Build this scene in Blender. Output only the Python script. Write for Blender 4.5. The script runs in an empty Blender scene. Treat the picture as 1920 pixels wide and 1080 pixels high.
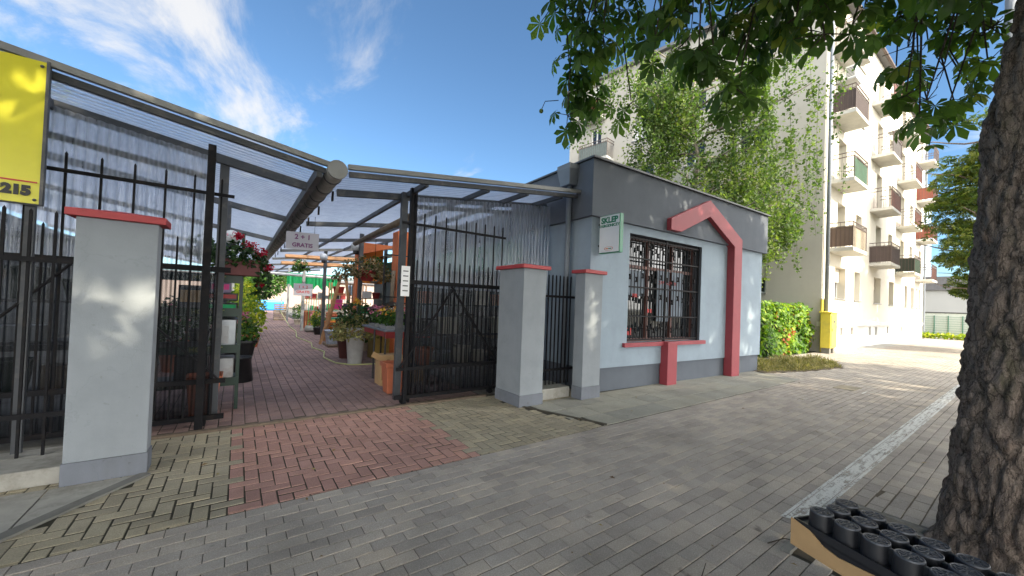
import bpy, math, random
import numpy as np
from mathutils import Vector, Matrix, noise
S = bpy.context.scene
COL = S.collection
rnd = random.Random(7)
# ------------------------------------------------------------------ camera, sky, sun, exposure
RM = ((0.8107760, 0.0409483, 0.5839225), (-0.5841321, -0.0078886, 0.8116202), (0.0378408, -0.9991301, 0.0175233))
HC = 1.5
cd = bpy.data.cameras.new('camera'); cam = bpy.data.objects.new('camera', cd); COL.objects.link(cam)
cd.sensor_width = 36; cd.lens = 713 / 1920 * 36; cd.shift_y = 17 / 1920; cd.clip_start = .05; cd.clip_end = 2000
M = Matrix(((RM[0][0], -RM[0][1], -RM[0][2], 0), (RM[1][0], -RM[1][1], -RM[1][2], 0), (RM[2][0], -RM[2][1], -RM[2][2], HC), (0, 0, 0, 1)))
cam.matrix_world = M
S.camera = cam
S.view_settings.view_transform = 'Standard'; S.view_settings.look = 'None'; S.view_settings.gamma = 1
S.view_settings.exposure = 1.76
SUN = Vector((0.17, -1.0, 0.66)).normalized()
sd = bpy.data.lights.new('sun', 'SUN'); sd.energy = 2.8; sd.angle = math.radians(.5); sd.color = (1, .88, .66)
so = bpy.data.objects.new('sun', sd); COL.objects.link(so); so.rotation_euler = SUN.to_track_quat('Z', 'Y').to_euler(); so.location = (0, -10, 30)
w = bpy.data.worlds.new('World'); S.world = w; w.use_nodes = True
nt = w.node_tree; N = nt.nodes; L = nt.links
for n in list(N): N.remove(n)
wo = N.new('ShaderNodeOutputWorld'); bg = N.new('ShaderNodeBackground'); sky = N.new('ShaderNodeTexSky')
sky.sky_type = 'NISHITA'; sky.sun_disc = False
sky.sun_elevation = math.asin(SUN.z); sky.sun_rotation = math.atan2(SUN.x, SUN.y)
sky.air_density = .9; sky.dust_density = .0; sky.ozone_density = 2.0
bg.inputs[1].default_value = .06
tc = N.new('ShaderNodeTexCoord'); sep = N.new('ShaderNodeSeparateXYZ'); L.new(tc.outputs['Generated'], sep.inputs[0])
def wm(op, a, b=None, c=None):
    m = N.new('ShaderNodeMath'); m.operation = op
    for i, x in enumerate((a, b, c)):
        if x is None: continue
        if isinstance(x, (int, float)): m.inputs[i].default_value = x
        else: L.new(x, m.inputs[i])
    return m.outputs[0]
zz = wm('MAXIMUM', wm('ADD', sep.outputs[2], .12), .05)
cmb = N.new('ShaderNodeCombineXYZ'); L.new(wm('DIVIDE', sep.outputs[0], zz), cmb.inputs[0]); L.new(wm('DIVIDE', sep.outputs[1], zz), cmb.inputs[1])
mp = N.new('ShaderNodeMapping'); L.new(cmb.outputs[0], mp.inputs[0]); mp.inputs['Rotation'].default_value = (0, 0, .5); mp.inputs['Scale'].default_value = (1.6, .75, 1)
mp.inputs['Location'].default_value = (3.1, 1.4, 0)
n1 = N.new('ShaderNodeTexNoise'); n1.inputs['Scale'].default_value = 1.5; n1.inputs['Detail'].default_value = 9; n1.inputs['Roughness'].default_value = .62; n1.inputs['Distortion'].default_value = .5
L.new(mp.outputs[0], n1.inputs['Vector'])
# cloud bank lies towards one side of the sky (to the left of the market)
dt = N.new('ShaderNodeVectorMath'); dt.operation = 'DOT_PRODUCT'; L.new(tc.outputs['Generated'], dt.inputs[0]); dt.inputs[1].default_value = Vector((-.33, .80, .50)).normalized()
mr = N.new('ShaderNodeMapRange'); L.new(dt.outputs['Value'], mr.inputs[0]); mr.inputs[1].default_value = .80; mr.inputs[2].default_value = 1.0; mr.inputs[3].default_value = 0; mr.inputs[4].default_value = .27
cr = N.new('ShaderNodeMapRange'); cr.interpolation_type = 'SMOOTHSTEP'; # added white cloud, unseen behind the camera, fills the shade with neutral light
mr2 = N.new('ShaderNodeMapRange'); L.new(sep.outputs[1], mr2.inputs[0]); mr2.inputs[1].default_value = .12; mr2.inputs[2].default_value = -.25; mr2.inputs[3].default_value = 0; mr2.inputs[4].default_value = .36
L.new(wm('ADD', wm('ADD', n1.outputs['Fac'], mr.outputs[0]), mr2.outputs[0]), cr.inputs[0])
cr.inputs[1].default_value = .60; cr.inputs[2].default_value = .84; cr.inputs[3].default_value = .0; cr.inputs[4].default_value = .82
mx = N.new('ShaderNodeMix'); mx.data_type = 'RGBA'; L.new(cr.outputs[0], mx.inputs[0]); tn = N.new('ShaderNodeVectorMath'); tn.operation = 'MULTIPLY'; tn.inputs[1].default_value = (.84, 1.05, 1.12); L.new(sky.outputs[0], tn.inputs[0]); L.new(tn.outputs[0], mx.inputs[6])
# unseen rear clouds boosted far above the visible sky to lift the shade
mr3 = N.new('ShaderNodeMapRange'); L.new(sep.outputs[1], mr3.inputs[0]); mr3.inputs[1].default_value = .1; mr3.inputs[2].default_value = -.5; mr3.inputs[3].default_value = 5.2; mr3.inputs[4].default_value = 41
cc = N.new('ShaderNodeVectorMath'); cc.operation = 'SCALE'; cc.inputs[0].default_value = (1, .97, .93); L.new(mr3.outputs[0], cc.inputs['Scale']); L.new(cc.outputs[0], mx.inputs[7])
L.new(mx.outputs[2], bg.inputs[0]); L.new(bg.outputs[0], wo.inputs[0])
try:
    S.cycles.transparent_max_bounces = 24; S.cycles.max_bounces = 8
except Exception: pass

# ------------------------------------------------------------------ helpers
class MB:
    def __init__(s): s.v = []; s.f = []; s.c = None
    def add(s, vs, fs):
        o = len(s.v); s.v += [tuple(p) for p in vs]; s.f += [tuple(i + o for i in f) for f in fs]; return s
    def box(s, x0, x1, y0, y1, z0, z1, m=None):
        vs = [Vector((x, y, z)) for z in (z0, z1) for y in (y0, y1) for x in (x0, x1)]
        if m is not None: vs = [m @ p for p in vs]
        return s.add(vs, [(0, 2, 3, 1), (4, 5, 7, 6), (0, 1, 5, 4), (2, 6, 7, 3), (0, 4, 6, 2), (1, 3, 7, 5)])
    def beam(s, p0, p1, w, h, up=(0, 0, 1)):
        p0 = Vector(p0); p1 = Vector(p1); d = (p1 - p0); l = d.length; d.normalize()
        u = Vector(up)
        if abs(d.dot(u)) > .95: u = Vector((0, 1, 0))
        sx = d.cross(u).normalized(); sz = sx.cross(d)
        vs = [p0 + d * a * l + sx * b * w / 2 + sz * c * h / 2 for c in (-1, 1) for a in (0, 1) for b in (-1, 1)]
        return s.add(vs, [(0, 2, 3, 1), (4, 5, 7, 6), (0, 1, 5, 4), (2, 6, 7, 3), (0, 4, 6, 2), (1, 3, 7, 5)])
    def path(s, pts, r, n=8, cap=True):
        pts = [Vector(p) for p in pts]; rs = r if isinstance(r, (list, tuple)) else [r] * len(pts)
        vs = []; fs = []; a = None
        for i, p in enumerate(pts):
            d = (pts[min(i + 1, len(pts) - 1)] - pts[max(i - 1, 0)]).normalized()
            if a is None: a = d.orthogonal().normalized()
            else: a = (a - d * a.dot(d)).normalized()
            b = d.cross(a)
            for k in range(n):
                t = 2 * math.pi * k / n; vs.append(p + (a * math.cos(t) + b * math.sin(t)) * rs[i])
        for i in range(len(pts) - 1):
            for k in range(n):
                fs.append((i * n + k, i * n + (k + 1) % n, (i + 1) * n + (k + 1) % n, (i + 1) * n + k))
        if cap: fs.append(tuple(range(n))[::-1]); fs.append(tuple((len(pts) - 1) * n + k for k in range(n)))
        return s.add(vs, fs)
    def lathe(s, prof, cx=0, cy=0, cz=0, n=20, sq=0):
        vs = []; fs = []
        for r, z in prof:
            for k in range(n):
                t = 2 * math.pi * k / n; c, q = math.cos(t), math.sin(t); k2 = 1
                if sq: k2 = 1 / max(abs(c), abs(q)) ** sq
                vs.append((cx + r * c * k2, cy + r * q * k2, cz + z))
        for i in range(len(prof) - 1):
            for k in range(n): fs.append((i * n + k, i * n + (k + 1) % n, (i + 1) * n + (k + 1) % n, (i + 1) * n + k))
        return s.add(vs, fs)
    def disc(s, r, cx, cy, z, n=20):
        return s.add([(cx + r * math.cos(2 * math.pi * k / n), cy + r * math.sin(2 * math.pi * k / n), z) for k in range(n)], [tuple(range(n))])
    def ball(s, cx, cy, cz, r, n=14, rz=None):
        rz = rz or r
        pr = [(max(r * math.sin(math.pi * i / n), 1e-4), -rz * math.cos(math.pi * i / n)) for i in range(n + 1)]
        return s.lathe(pr, cx, cy, cz, n + 4)
    def prism(s, poly, y0, y1, m=None):
        # polygon in the xz plane, counter-clockwise seen from -y, extruded from y0 to y1
        n = len(poly); vs = [Vector((x, y0, z)) for x, z in poly] + [Vector((x, y1, z)) for x, z in poly]
        if m is not None: vs = [m @ p for p in vs]
        return s.add(vs, [tuple(range(n)), tuple(range(2 * n - 1, n - 1, -1))] + [(i, i + n, (i + 1) % n + n, (i + 1) % n) for i in range(n)])
    def slab(s, poly, z0, z1):
        n = len(poly); vs = [(x, y, z0) for x, y in poly] + [(x, y, z1) for x, y in poly]
        return s.add(vs, [tuple(range(n - 1, -1, -1)), tuple(range(n, 2 * n))] + [(i, (i + 1) % n, (i + 1) % n + n, i + n) for i in range(n)])
def link(name, me, mat, parent=None):
    o = bpy.data.objects.new(name, me); COL.objects.link(o)
    if mat: me.materials.append(mat)
    if parent is not None: o.parent = parent
    return o
def tag(o, label=None, cat=None, group=None, kind=None):
    if label: o['label'] = label
    if cat: o['category'] = cat
    if group: o['group'] = group
    if kind: o['kind'] = kind
    return o
def thing(name, label, cat, loc, group=None, rz=0):
    o = bpy.data.objects.new(name, None); o.empty_display_size = .1; COL.objects.link(o)
    o.location = loc; o.rotation_euler = (0, 0, rz); return tag(o, label, cat, group)
def mesh(name, vs, fs, smooth=False):
    me = bpy.data.meshes.new(name); me.from_pydata(vs, [], fs); me.update()
    if smooth: me.polygons.foreach_set('use_smooth', [True] * len(me.polygons))
    return me
def root_off(p):
    v = Vector((0, 0, 0))
    while p is not None: v += p.location; p = p.parent
    return v
def part(name, mb, mat, parent, smooth=False, local=False, bevel=0, label=None):
    """world-coordinate geometry stored relative to the parent thing (local=True: already relative)"""
    off = Vector((0, 0, 0)) if local else root_off(parent)
    me = mesh(name, [(x - off.x, y - off.y, z - off.z) for x, y, z in mb.v], mb.f, smooth)
    o = link(name, me, mat, parent)
    if bevel: b = o.modifiers.new('bevel', 'BEVEL'); b.width = bevel; b.segments = 2; b.limit_method = 'ANGLE'
    if label: o['label'] = label
    return o
def solo(name, mb, mat, label, cat, org=None, group=None, smooth=False, bevel=0, kind=None):
    if org is None:
        a = np.array(mb.v); org = (float((a[:, 0].min() + a[:, 0].max()) / 2), float((a[:, 1].min() + a[:, 1].max()) / 2), float(a[:, 2].min()))
    me = mesh(name, [(x - org[0], y - org[1], z - org[2]) for x, y, z in mb.v], mb.f, smooth)
    o = link(name, me, mat); o.location = org
    if bevel: b = o.modifiers.new('bevel', 'BEVEL'); b.width = bevel; b.segments = 2; b.limit_method = 'ANGLE'
    return tag(o, label, cat, group, kind)
def struct(name, mb, mat, smooth=False, kind='structure', org=(0, 0, 0)):
    o = link(name, mesh(name, [(x - org[0], y - org[1], z - org[2]) for x, y, z in mb.v], mb.f, smooth), mat); o.location = org; o['kind'] = kind; return o
def copy_tree(o, parent=None, loc=None, rz=None, label=None):
    c = o.copy(); COL.objects.link(c)
    if parent is not None: c.parent = parent
    if loc is not None: c.location = loc
    if rz is not None: c.rotation_euler = (0, 0, rz)
    if label: c['label'] = label
    for ch in list(o.children): copy_tree(ch, c)
    return c
def text(body, size, mat, parent, loc, rot, name='lettering', bold=0, ext=.002, align='CENTER'):
    cu = bpy.data.curves.new(name, 'FONT'); cu.body = body; cu.size = size; cu.align_x = align; cu.align_y = 'CENTER'; cu.extrude = ext; cu.offset = bold; cu.resolution_u = 3
    t = bpy.data.objects.new('tmp', cu); COL.objects.link(t)
    me = bpy.data.meshes.new_from_object(t.evaluated_get(bpy.context.evaluated_depsgraph_get()))
    bpy.data.objects.remove(t)
    o = link(name, me, None, parent)
    me.materials.clear(); me.materials.append(mat)
    off = root_off(parent)
    o.location = Vector(loc) - off; o.rotation_euler = rot
    return o

# ------------------------------------------------------------------ materials
def nm(name):
    m = bpy.data.materials.new(name); m.use_nodes = True; t = m.node_tree; b = t.nodes['Principled BSDF']; return m, t, b
def ND(t, ty, **k):
    n = t.nodes.new(ty)
    for a, v in k.items():
        if hasattr(n, a): setattr(n, a, v)
        else: n.inputs[a.replace('_', ' ')].default_value = v
    return n
def ramp(t, src, stops):
    r = t.nodes.new('ShaderNodeValToRGB'); t.links.new(src, r.inputs[0]); e = r.color_ramp.elements
    while len(e) > 1: e.remove(e[-1])
    e[0].position = stops[0][0]; e[0].color = tuple(stops[0][1]) + (1,)
    for p, c in stops[1:]: q = e.new(p); q.color = tuple(c) + (1,)
    return r.outputs[0]
def mixc(t, fac, a, b, mode='MIX'):
    m = t.nodes.new('ShaderNodeMix'); m.data_type = 'RGBA'; m.blend_type = mode
    for i, x in ((0, fac), (6, a), (7, b)):
        if isinstance(x, (int, float)): m.inputs[i].default_value = x
        elif isinstance(x, tuple): m.inputs[i].default_value = x + (1,) if len(x) == 3 else x
        else: t.links.new(x, m.inputs[i])
    return m.outputs[2]
def bump(t, b, src, strength=.3, dist=.01):
    n = t.nodes.new('ShaderNodeBump'); n.inputs['Strength'].default_value = strength; n.inputs['Distance'].default_value = dist
    t.links.new(src, n.inputs['Height']); t.links.new(n.outputs[0], b.inputs['Normal']); return n
def basic(name, c, rough=.6, metal=0, var=.12, scale=8, bmp=0, bscale=120, spec=.5, dirt=None, coords='Object'):
    m, t, b = nm(name)
    co = t.nodes.new('ShaderNodeTexCoord')
    n = ND(t, 'ShaderNodeTexNoise', Scale=scale, Detail=6, Roughness=.6); t.links.new(co.outputs[coords], n.inputs['Vector'])
    lo = tuple(max(0, x * (1 - var)) for x in c); hi = tuple(min(1, x * (1 + var)) for x in c)
    col = ramp(t, n.outputs[0], [(.3, lo), (.7, hi)])
    if dirt:
        n2 = ND(t, 'ShaderNodeTexNoise', Scale=scale * .45, Detail=8, Roughness=.7); t.links.new(co.outputs[coords], n2.inputs['Vector'])
        f = ramp(t, n2.outputs[0], [(.52, (0, 0, 0)), (.72, (1, 1, 1))]); col = mixc(t, f, col, dirt)
    t.links.new(col, b.inputs['Base Color'])
    b.inputs['Roughness'].default_value = rough; b.inputs['Metallic'].default_value = metal; b.inputs['Specular IOR Level'].default_value = spec
    if bmp:
        n3 = ND(t, 'ShaderNodeTexNoise', Scale=bscale, Detail=3); t.links.new(co.outputs[coords], n3.inputs['Vector']); bump(t, b, n3.outputs[0], bmp, .004)
    return m
def plaster(name, c, stain, scale=2.0, amount=.45):
    """painted render: trowel marks, faint rain streaks, hairline cracks, small scuffs"""
    m, t, b = nm(name); co = t.nodes.new('ShaderNodeTexCoord'); O_ = co.outputs['Object']
    n = ND(t, 'ShaderNodeTexNoise', Scale=scale, Detail=8, Roughness=.65); t.links.new(O_, n.inputs['Vector'])
    mp = t.nodes.new('ShaderNodeMapping'); mp.inputs['Scale'].default_value = (5, 5, .7); t.links.new(O_, mp.inputs[0])
    st = ND(t, 'ShaderNodeTexNoise', Scale=1.0, Detail=4, Roughness=.6); t.links.new(mp.outputs[0], st.inputs['Vector'])
    w1 = ND(t, 'ShaderNodeTexNoise', Scale=3.0, Detail=5); t.links.new(O_, w1.inputs['Vector'])
    v = ND(t, 'ShaderNodeTexVoronoi', Scale=.9, feature='DISTANCE_TO_EDGE'); t.links.new(mixc(t, .5, O_, w1.outputs['Color'], 'ADD'), v.inputs['Vector'])
    sp = ND(t, 'ShaderNodeTexNoise', Scale=26, Detail=2); t.links.new(O_, sp.inputs['Vector'])
    col = ramp(t, n.outputs[0], [(.32, tuple(x * .90 for x in c)), (.5, c), (.7, tuple(x * 1.08 for x in c))])
    col = mixc(t, ramp(t, st.outputs[0], [(.50, (0, 0, 0)), (.80, (amount * .6,) * 3)]), col, stain)
    col = mixc(t, ramp(t, v.outputs['Distance'], [(0, (.13, .13, .13)), (.004, (0, 0, 0))]), col, tuple(x * .35 for x in c))
    col = mixc(t, ramp(t, sp.outputs[0], [(.70, (0, 0, 0)), (.76, (.5, .5, .5))]), col, stain)
    t.links.new(col, b.inputs['Base Color']); b.inputs['Roughness'].default_value = .88; b.inputs['Specular IOR Level'].default_value = .25
    g = ND(t, 'ShaderNodeTexNoise', Scale=150, Detail=3); t.links.new(O_, g.inputs['Vector']); g2 = ND(t, 'ShaderNodeTexNoise', Scale=9, Detail=4); t.links.new(O_, g2.inputs['Vector'])
    bump(t, b, mixc(t, .5, g.outputs[0], g2.outputs[0]), .45, .006); return m
def paver_mat(name, c, rough=.85, c2=None):
    m, t, b = nm(name); co = t.nodes.new('ShaderNodeTexCoord')
    a = ND(t, 'ShaderNodeVertexColor'); a.layer_name = 'var'
    n = ND(t, 'ShaderNodeTexNoise', Scale=2.0, Detail=8, Roughness=.65); t.links.new(co.outputs['Object'], n.inputs['Vector'])
    g = ND(t, 'ShaderNodeTexNoise', Scale=130, Detail=2, Roughness=.8); t.links.new(co.outputs['Object'], g.inputs['Vector'])
    v = ND(t, 'ShaderNodeTexVoronoi', Scale=70); t.links.new(co.outputs['Object'], v.inputs['Vector'])
    big = ND(t, 'ShaderNodeTexNoise', Scale=.55, Detail=5, Roughness=.7); t.links.new(co.outputs['Object'], big.inputs['Vector'])
    base = mixc(t, ramp(t, n.outputs[0], [(.35, (0, 0, 0)), (.68, (1, 1, 1))]), c, c2 or tuple(x * .78 for x in c))
    base = mixc(t, 1.0, base, ramp(t, a.outputs[0], [(0, (.86, .85, .85)), (.5, (1, 1, 1)), (1, (1.13, 1.10, 1.05))]), 'MULTIPLY')
    base = mixc(t, 1.0, base, ramp(t, g.outputs[0], [(.3, (.78, .78, .78)), (.72, (1.25, 1.25, 1.25))]), 'MULTIPLY')
    base = mixc(t, ramp(t, v.outputs['Distance'], [(0, (.6, .6, .6)), (.20, (0, 0, 0))]), base, tuple(min(1, x * 2.0 + .05) for x in c))
    base = mixc(t, ramp(t, big.outputs[0], [(.5, (0, 0, 0)), (.75, (.45, .45, .45))]), base, (.05, .048, .042))
    st = ND(t, 'ShaderNodeTexNoise', Scale=5.5, Detail=3, Roughness=.5); t.links.new(co.outputs['Object'], st.inputs['Vector'])
    base = mixc(t, ramp(t, st.outputs[0], [(.70, (0, 0, 0)), (.76, (.6, .6, .6))]), base, (.06, .048, .045))
    t.links.new(base, b.inputs['Base Color']); b.inputs['Roughness'].default_value = rough; b.inputs['Specular IOR Level'].default_value = .25
    bump(t, b, g.outputs[0], .35, .004); return m
def foliage(name, stops, trans=.35, rough=.5):
    m, t, b = nm(name); a = ND(t, 'ShaderNodeVertexColor'); a.layer_name = 'var'
    col = ramp(t, a.outputs[0], stops); t.links.new(col, b.inputs['Base Color']); b.inputs['Roughness'].default_value = rough; b.inputs['Specular IOR Level'].default_value = .3
    tr = t.nodes.new('ShaderNodeBsdfTranslucent'); t.links.new(mixc(t, 1.0, col, (1.5, 1.7, .6), 'MULTIPLY'), tr.inputs[0])
    mi = t.nodes.new('ShaderNodeMixShader'); mi.inputs[0].default_value = trans
    t.links.new(b.outputs[0], mi.inputs[1]); t.links.new(tr.outputs[0], mi.inputs[2]); t.links.new(mi.outputs[0], t.nodes['Material Output'].inputs[0]); return m
def sheet_mat(name, c, transp, dirt=.5, glossy=.12):
    """weathered clear corrugated plastic: see-through, light-passing, slightly shiny"""
    m, t, b = nm(name); t.nodes.remove(b); co = t.nodes.new('ShaderNodeTexCoord')
    mp = t.nodes.new('ShaderNodeMapping'); mp.inputs['Scale'].default_value = (3, 3, .5); t.links.new(co.outputs['Object'], mp.inputs[0])
    n = ND(t, 'ShaderNodeTexNoise', Scale=2.0, Detail=7, Roughness=.7); t.links.new(mp.outputs[0], n.inputs['Vector'])
    tp = t.nodes.new('ShaderNodeBsdfTransparent'); tp.inputs[0].default_value = (.93, .95, 1, 1)
    tl = t.nodes.new('ShaderNodeBsdfTranslucent'); tl.inputs[0].default_value = tuple(c) + (1,)
    df = t.nodes.new('ShaderNodeBsdfDiffuse'); df.inputs[0].default_value = tuple(x * .7 for x in c) + (1,)
    gl = t.nodes.new('ShaderNodeBsdfGlossy'); gl.inputs['Roughness'].default_value = .22; gl.inputs[0].default_value = (.8, .85, .9, 1)
    def mixs(f, a, d):
        q = t.nodes.new('ShaderNodeMixShader')
        if isinstance(f, float): q.inputs[0].default_value = f
        else: t.links.new(f, q.inputs[0])
        t.links.new(a, q.inputs[1]); t.links.new(d, q.inputs[2]); return q.outputs[0]
    body = mixs(.4, tl.outputs[0], df.outputs[0]); body = mixs(glossy, body, gl.outputs[0])
    r = t.nodes.new('ShaderNodeMapRange'); t.links.new(n.outputs[0], r.inputs[0]); r.inputs[1].default_value = .3; r.inputs[2].default_value = .75
    r.inputs[3].default_value = 1 - transp - .12 * dirt; r.inputs[4].default_value = min(1, 1 - transp + .35 * dirt)
    ge = t.nodes.new('ShaderNodeNewGeometry'); dt = t.nodes.new('ShaderNodeVectorMath'); dt.operation = 'DOT_PRODUCT'; t.links.new(ge.outputs['Normal'], dt.inputs[0]); t.links.new(ge.outputs['Incoming'], dt.inputs[1])
    ab = t.nodes.new('ShaderNodeMath'); ab.operation = 'ABSOLUTE'; t.links.new(dt.outputs['Value'], ab.inputs[0])
    # thicker material along the line of sight where a flute turns edge-on
    e = t.nodes.new('ShaderNodeMapRange'); t.links.new(ab.outputs[0], e.inputs[0]); e.inputs[1].default_value = .2; e.inputs[2].default_value = 1.0; e.inputs[3].default_value = .42; e.inputs[4].default_value = -.12
    ad = t.nodes.new('ShaderNodeMath'); ad.operation = 'ADD'; ad.use_clamp = True; t.links.new(r.outputs[0], ad.inputs[0]); t.links.new(e.outputs[0], ad.inputs[1])
    t.links.new(mixs(ad.outputs[0], tp.outputs[0], body), t.nodes['Material Output'].inputs[0]); return m
def bark_mat(name, c1, c2, s=1.0):
    m, t, b = nm(name); co = t.nodes.new('ShaderNodeTexCoord'); mp = t.nodes.new('ShaderNodeMapping'); mp.inputs['Scale'].default_value = (9 * s, 9 * s, 3.6 * s); t.links.new(co.outputs['Object'], mp.inputs[0])
    w1 = ND(t, 'ShaderNodeTexNoise', Scale=1.1, Detail=5, Roughness=.7); t.links.new(mp.outputs[0], w1.inputs['Vector'])
    wv = mixc(t, 1.3, mp.outputs[0], w1.outputs['Color'], 'ADD')
    n = ND(t, 'ShaderNodeTexNoise', Scale=2.2, Detail=12, Roughness=.78, Distortion=.3); t.links.new(wv, n.inputs['Vector'])
    v = ND(t, 'ShaderNodeTexVoronoi', Scale=2.1, feature='DISTANCE_TO_EDGE'); t.links.new(wv, v.inputs['Vector'])
    v2 = ND(t, 'ShaderNodeTexVoronoi', Scale=5.2, feature='DISTANCE_TO_EDGE'); t.links.new(wv, v2.inputs['Vector'])
    n2 = ND(t, 'ShaderNodeTexNoise', Scale=.5, Detail=7, Roughness=.7); t.links.new(mp.outputs[0], n2.inputs['Vector'])
    col = ramp(t, n.outputs[0], [(.32, c1), (.5, c2), (.66, tuple(x * 1.5 for x in c2)), (.76, tuple(x * 2.3 for x in c2))])
    col = mixc(t, ramp(t, n2.outputs[0], [(.55, (0, 0, 0)), (.66, (.6, .6, .6))]), col, (.24, .165, .13))
    col = mixc(t, ramp(t, n2.outputs[0], [(.34, (.5, .5, .5)), (.44, (0, 0, 0))]), col, (.075, .08, .04))
    col = mixc(t, ramp(t, v.outputs['Distance'], [(0, (.7, .7, .7)), (.07, (0, 0, 0))]), col, (.018, .014, .012))
    col = mixc(t, ramp(t, v2.outputs['Distance'], [(0, (.45, .45, .45)), (.05, (0, 0, 0))]), col, (.025, .02, .016))
    t.links.new(col, b.inputs['Base Color']); b.inputs['Roughness'].default_value = .92; b.inputs['Specular IOR Level'].default_value = .15
    h = mixc(t, .55, mixc(t, .35, ramp(t, v.outputs['Distance'], [(0, (0, 0, 0)), (.2, (1, 1, 1))]), ramp(t, v2.outputs['Distance'], [(0, (0, 0, 0)), (.15, (1, 1, 1))])), n.outputs[0]); bump(t, b, h, 1.0, .018); return m
m_grey = paver_mat('grey_pavers', (.42, .378, .335))
m_red = paver_mat('red_pavers', (.43, .255, .215))
m_beige = paver_mat('beige_pavers', (.37, .33, .245))
m_aisle = paver_mat('aisle_pavers', (.32, .22, .205))
m_slab = paver_mat('concrete_slabs', (.32, .315, .275))
m_joint = basic('joint_soil', (.05, .044, .032), .95, var=.3, scale=20)
m_conc = basic('concrete', (.33, .32, .29), .9, var=.15, scale=6, bmp=.4, bscale=60, dirt=(.16, .15, .12))
m_concd = basic('damp_concrete', (.17, .165, .15), .9, var=.2, scale=5, bmp=.4, dirt=(.09, .08, .06))
m_asph = basic('asphalt', (.05, .05, .052), .9, var=.15, scale=30, bmp=.4)
m_soil = basic('soil', (.09, .07, .045), .95, var=.3, scale=14, bmp=.8, bscale=40)
m_plaster = plaster('pale_plaster', (.25, .275, .30), (.18, .19, .20))
m_wall = plaster('blue_grey_plaster', (.275, .335, .395), (.21, .25, .29), 1.4)
m_dkpl = plaster('dark_grey_plaster', (.115, .13, .155), (.08, .09, .105), 1.4)
m_base = plaster('pillar_base_paint', (.165, .18, .21), (.10, .10, .095), 4, .7)
m_redp = basic('red_paint', (.28, .042, .055), .6, var=.08, scale=5, bmp=.25, bscale=90, dirt=(.25, .04, .05))
m_redc = basic('red_cap_paint', (.36, .045, .05), .6, var=.08, scale=5, bmp=.2, bscale=90)
m_iron = basic('black_iron', (.009, .009, .011), .6, metal=0, var=.3, scale=18, dirt=(.024, .018, .015), spec=.15)
m_steel = basic('grey_painted_steel', (.06, .066, .075), .6, metal=0, var=.12, scale=7, dirt=(.16, .15, .14))
m_lsteel = basic('pale_steel', (.34, .35, .36), .45, metal=.5, var=.12, scale=7, dirt=(.25, .22, .2))
m_zinc = basic('dull_zinc', (.30, .30, .29), .5, metal=.55, var=.2, scale=5, dirt=(.17, .14, .11))
m_trim = basic('roof_edge_sheet', (.22, .225, .225), .5, metal=.2, var=.08, scale=4, dirt=(.17, .17, .16))
m_dktrim = basic('dark_roof_edge', (.05, .053, .06), .5, var=.1, scale=6)
m_hopper = basic('grey_downpipe_paint', (.16, .18, .21), .55, var=.06, scale=6)
m_poly = sheet_mat('clear_corrugated_wall', (.60, .64, .72), .50, .6)
m_polyd = sheet_mat('dark_corrugated_wall', (.04, .043, .05), .28, .55, .05)  # lower sheets: near-black and more opaque than the upper ones
m_roofp = sheet_mat('corrugated_roof_sheet', (.58, .66, .80), .42, .4, .18)
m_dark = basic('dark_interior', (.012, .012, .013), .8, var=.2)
m_white = basic('white_enamel', (.72, .72, .72), .5, var=.04, scale=5)
m_globe = basic('opal_globe', (.62, .63, .65), .25, var=.04, scale=3)
m_signw = basic('sign_board_white', (.78, .79, .80), .4, var=.03, scale=4)
m_paper = basic('laminated_paper', (.42, .41, .46), .3, var=.03, scale=5)
m_green = basic('sign_green', (.015, .20, .10), .4, var=.05)
m_greend = basic('dark_green_enamel', (.004, .026, .015), .4, var=.2, scale=9)
m_greenw = basic('green_cladding', (.03, .17, .11), .6, var=.12, scale=5)
m_ocol = basic('orange_render', (.62, .16, .05), .7, var=.08, scale=4)
m_ocol2 = basic('bright_orange_render', (.80, .24, .03), .7, var=.08, scale=4)
m_terra = basic('terracotta_plastic', (.46, .14, .07), .5, var=.1, scale=8)
m_yel = basic('yellow_board', (.62, .58, .03), .35, var=.06, scale=3)
m_yelc = basic('yellow_cabinet_paint', (.66, .52, .07), .55, var=.08, scale=4, dirt=(.5, .4, .08))
m_redtxt = basic('red_lettering', (.45, .03, .03), .5, var=.03)
m_pur = basic('purple_lettering', (.16, .03, .14), .5, var=.03)
m_blk = basic('black_plastic', (.012, .012, .014), .38, var=.3, scale=20)
m_pot = basic('black_tray_plastic', (.022, .023, .028), .38, var=.1, scale=30)
m_cup = basic('sky_sheen_cup_plastic', (.058, .066, .085), .40, var=.12, scale=40)  # paler blue of the cup bases has sky reflection painted in
m_card = basic('cardboard', (.52, .33, .16), .8, var=.07, scale=10, bmp=.1)
m_carde = basic('cardboard_print', (.20, .10, .04), .8)
m_wood = basic('warm_wood', (.42, .22, .10), .6, var=.2, scale=12)
m_gwood = basic('grey_wood', (.22, .17, .12), .8, var=.25, scale=12)
m_bluev = basic('blue_vinyl', (.02, .22, .60), .4, var=.12)
m_pink = basic('pink_goods', (.62, .05, .24), .5, var=.15)
m_purp = basic('purple_goods', (.10, .03, .16), .5, var=.15)
m_lblue = basic('pale_blue_goods', (.32, .50, .74), .5, var=.1)
m_cream = basic('cream_goods', (.60, .54, .42), .6, var=.1)
m_mred = basic('dark_red_goods', (.30, .03, .03), .5, var=.15)
m_silver = basic('galvanised', (.26, .28, .30), .3, metal=.8, var=.1)
m_hose = basic('pale_green_hose', (.50, .52, .22), .5, var=.05)
m_net = basic('green_net', (.02, .35, .13), .8, var=.2, scale=30)
m_apt = plaster('cream_render', (.64, .60, .51), (.50, .47, .40), .3, .35)
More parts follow.
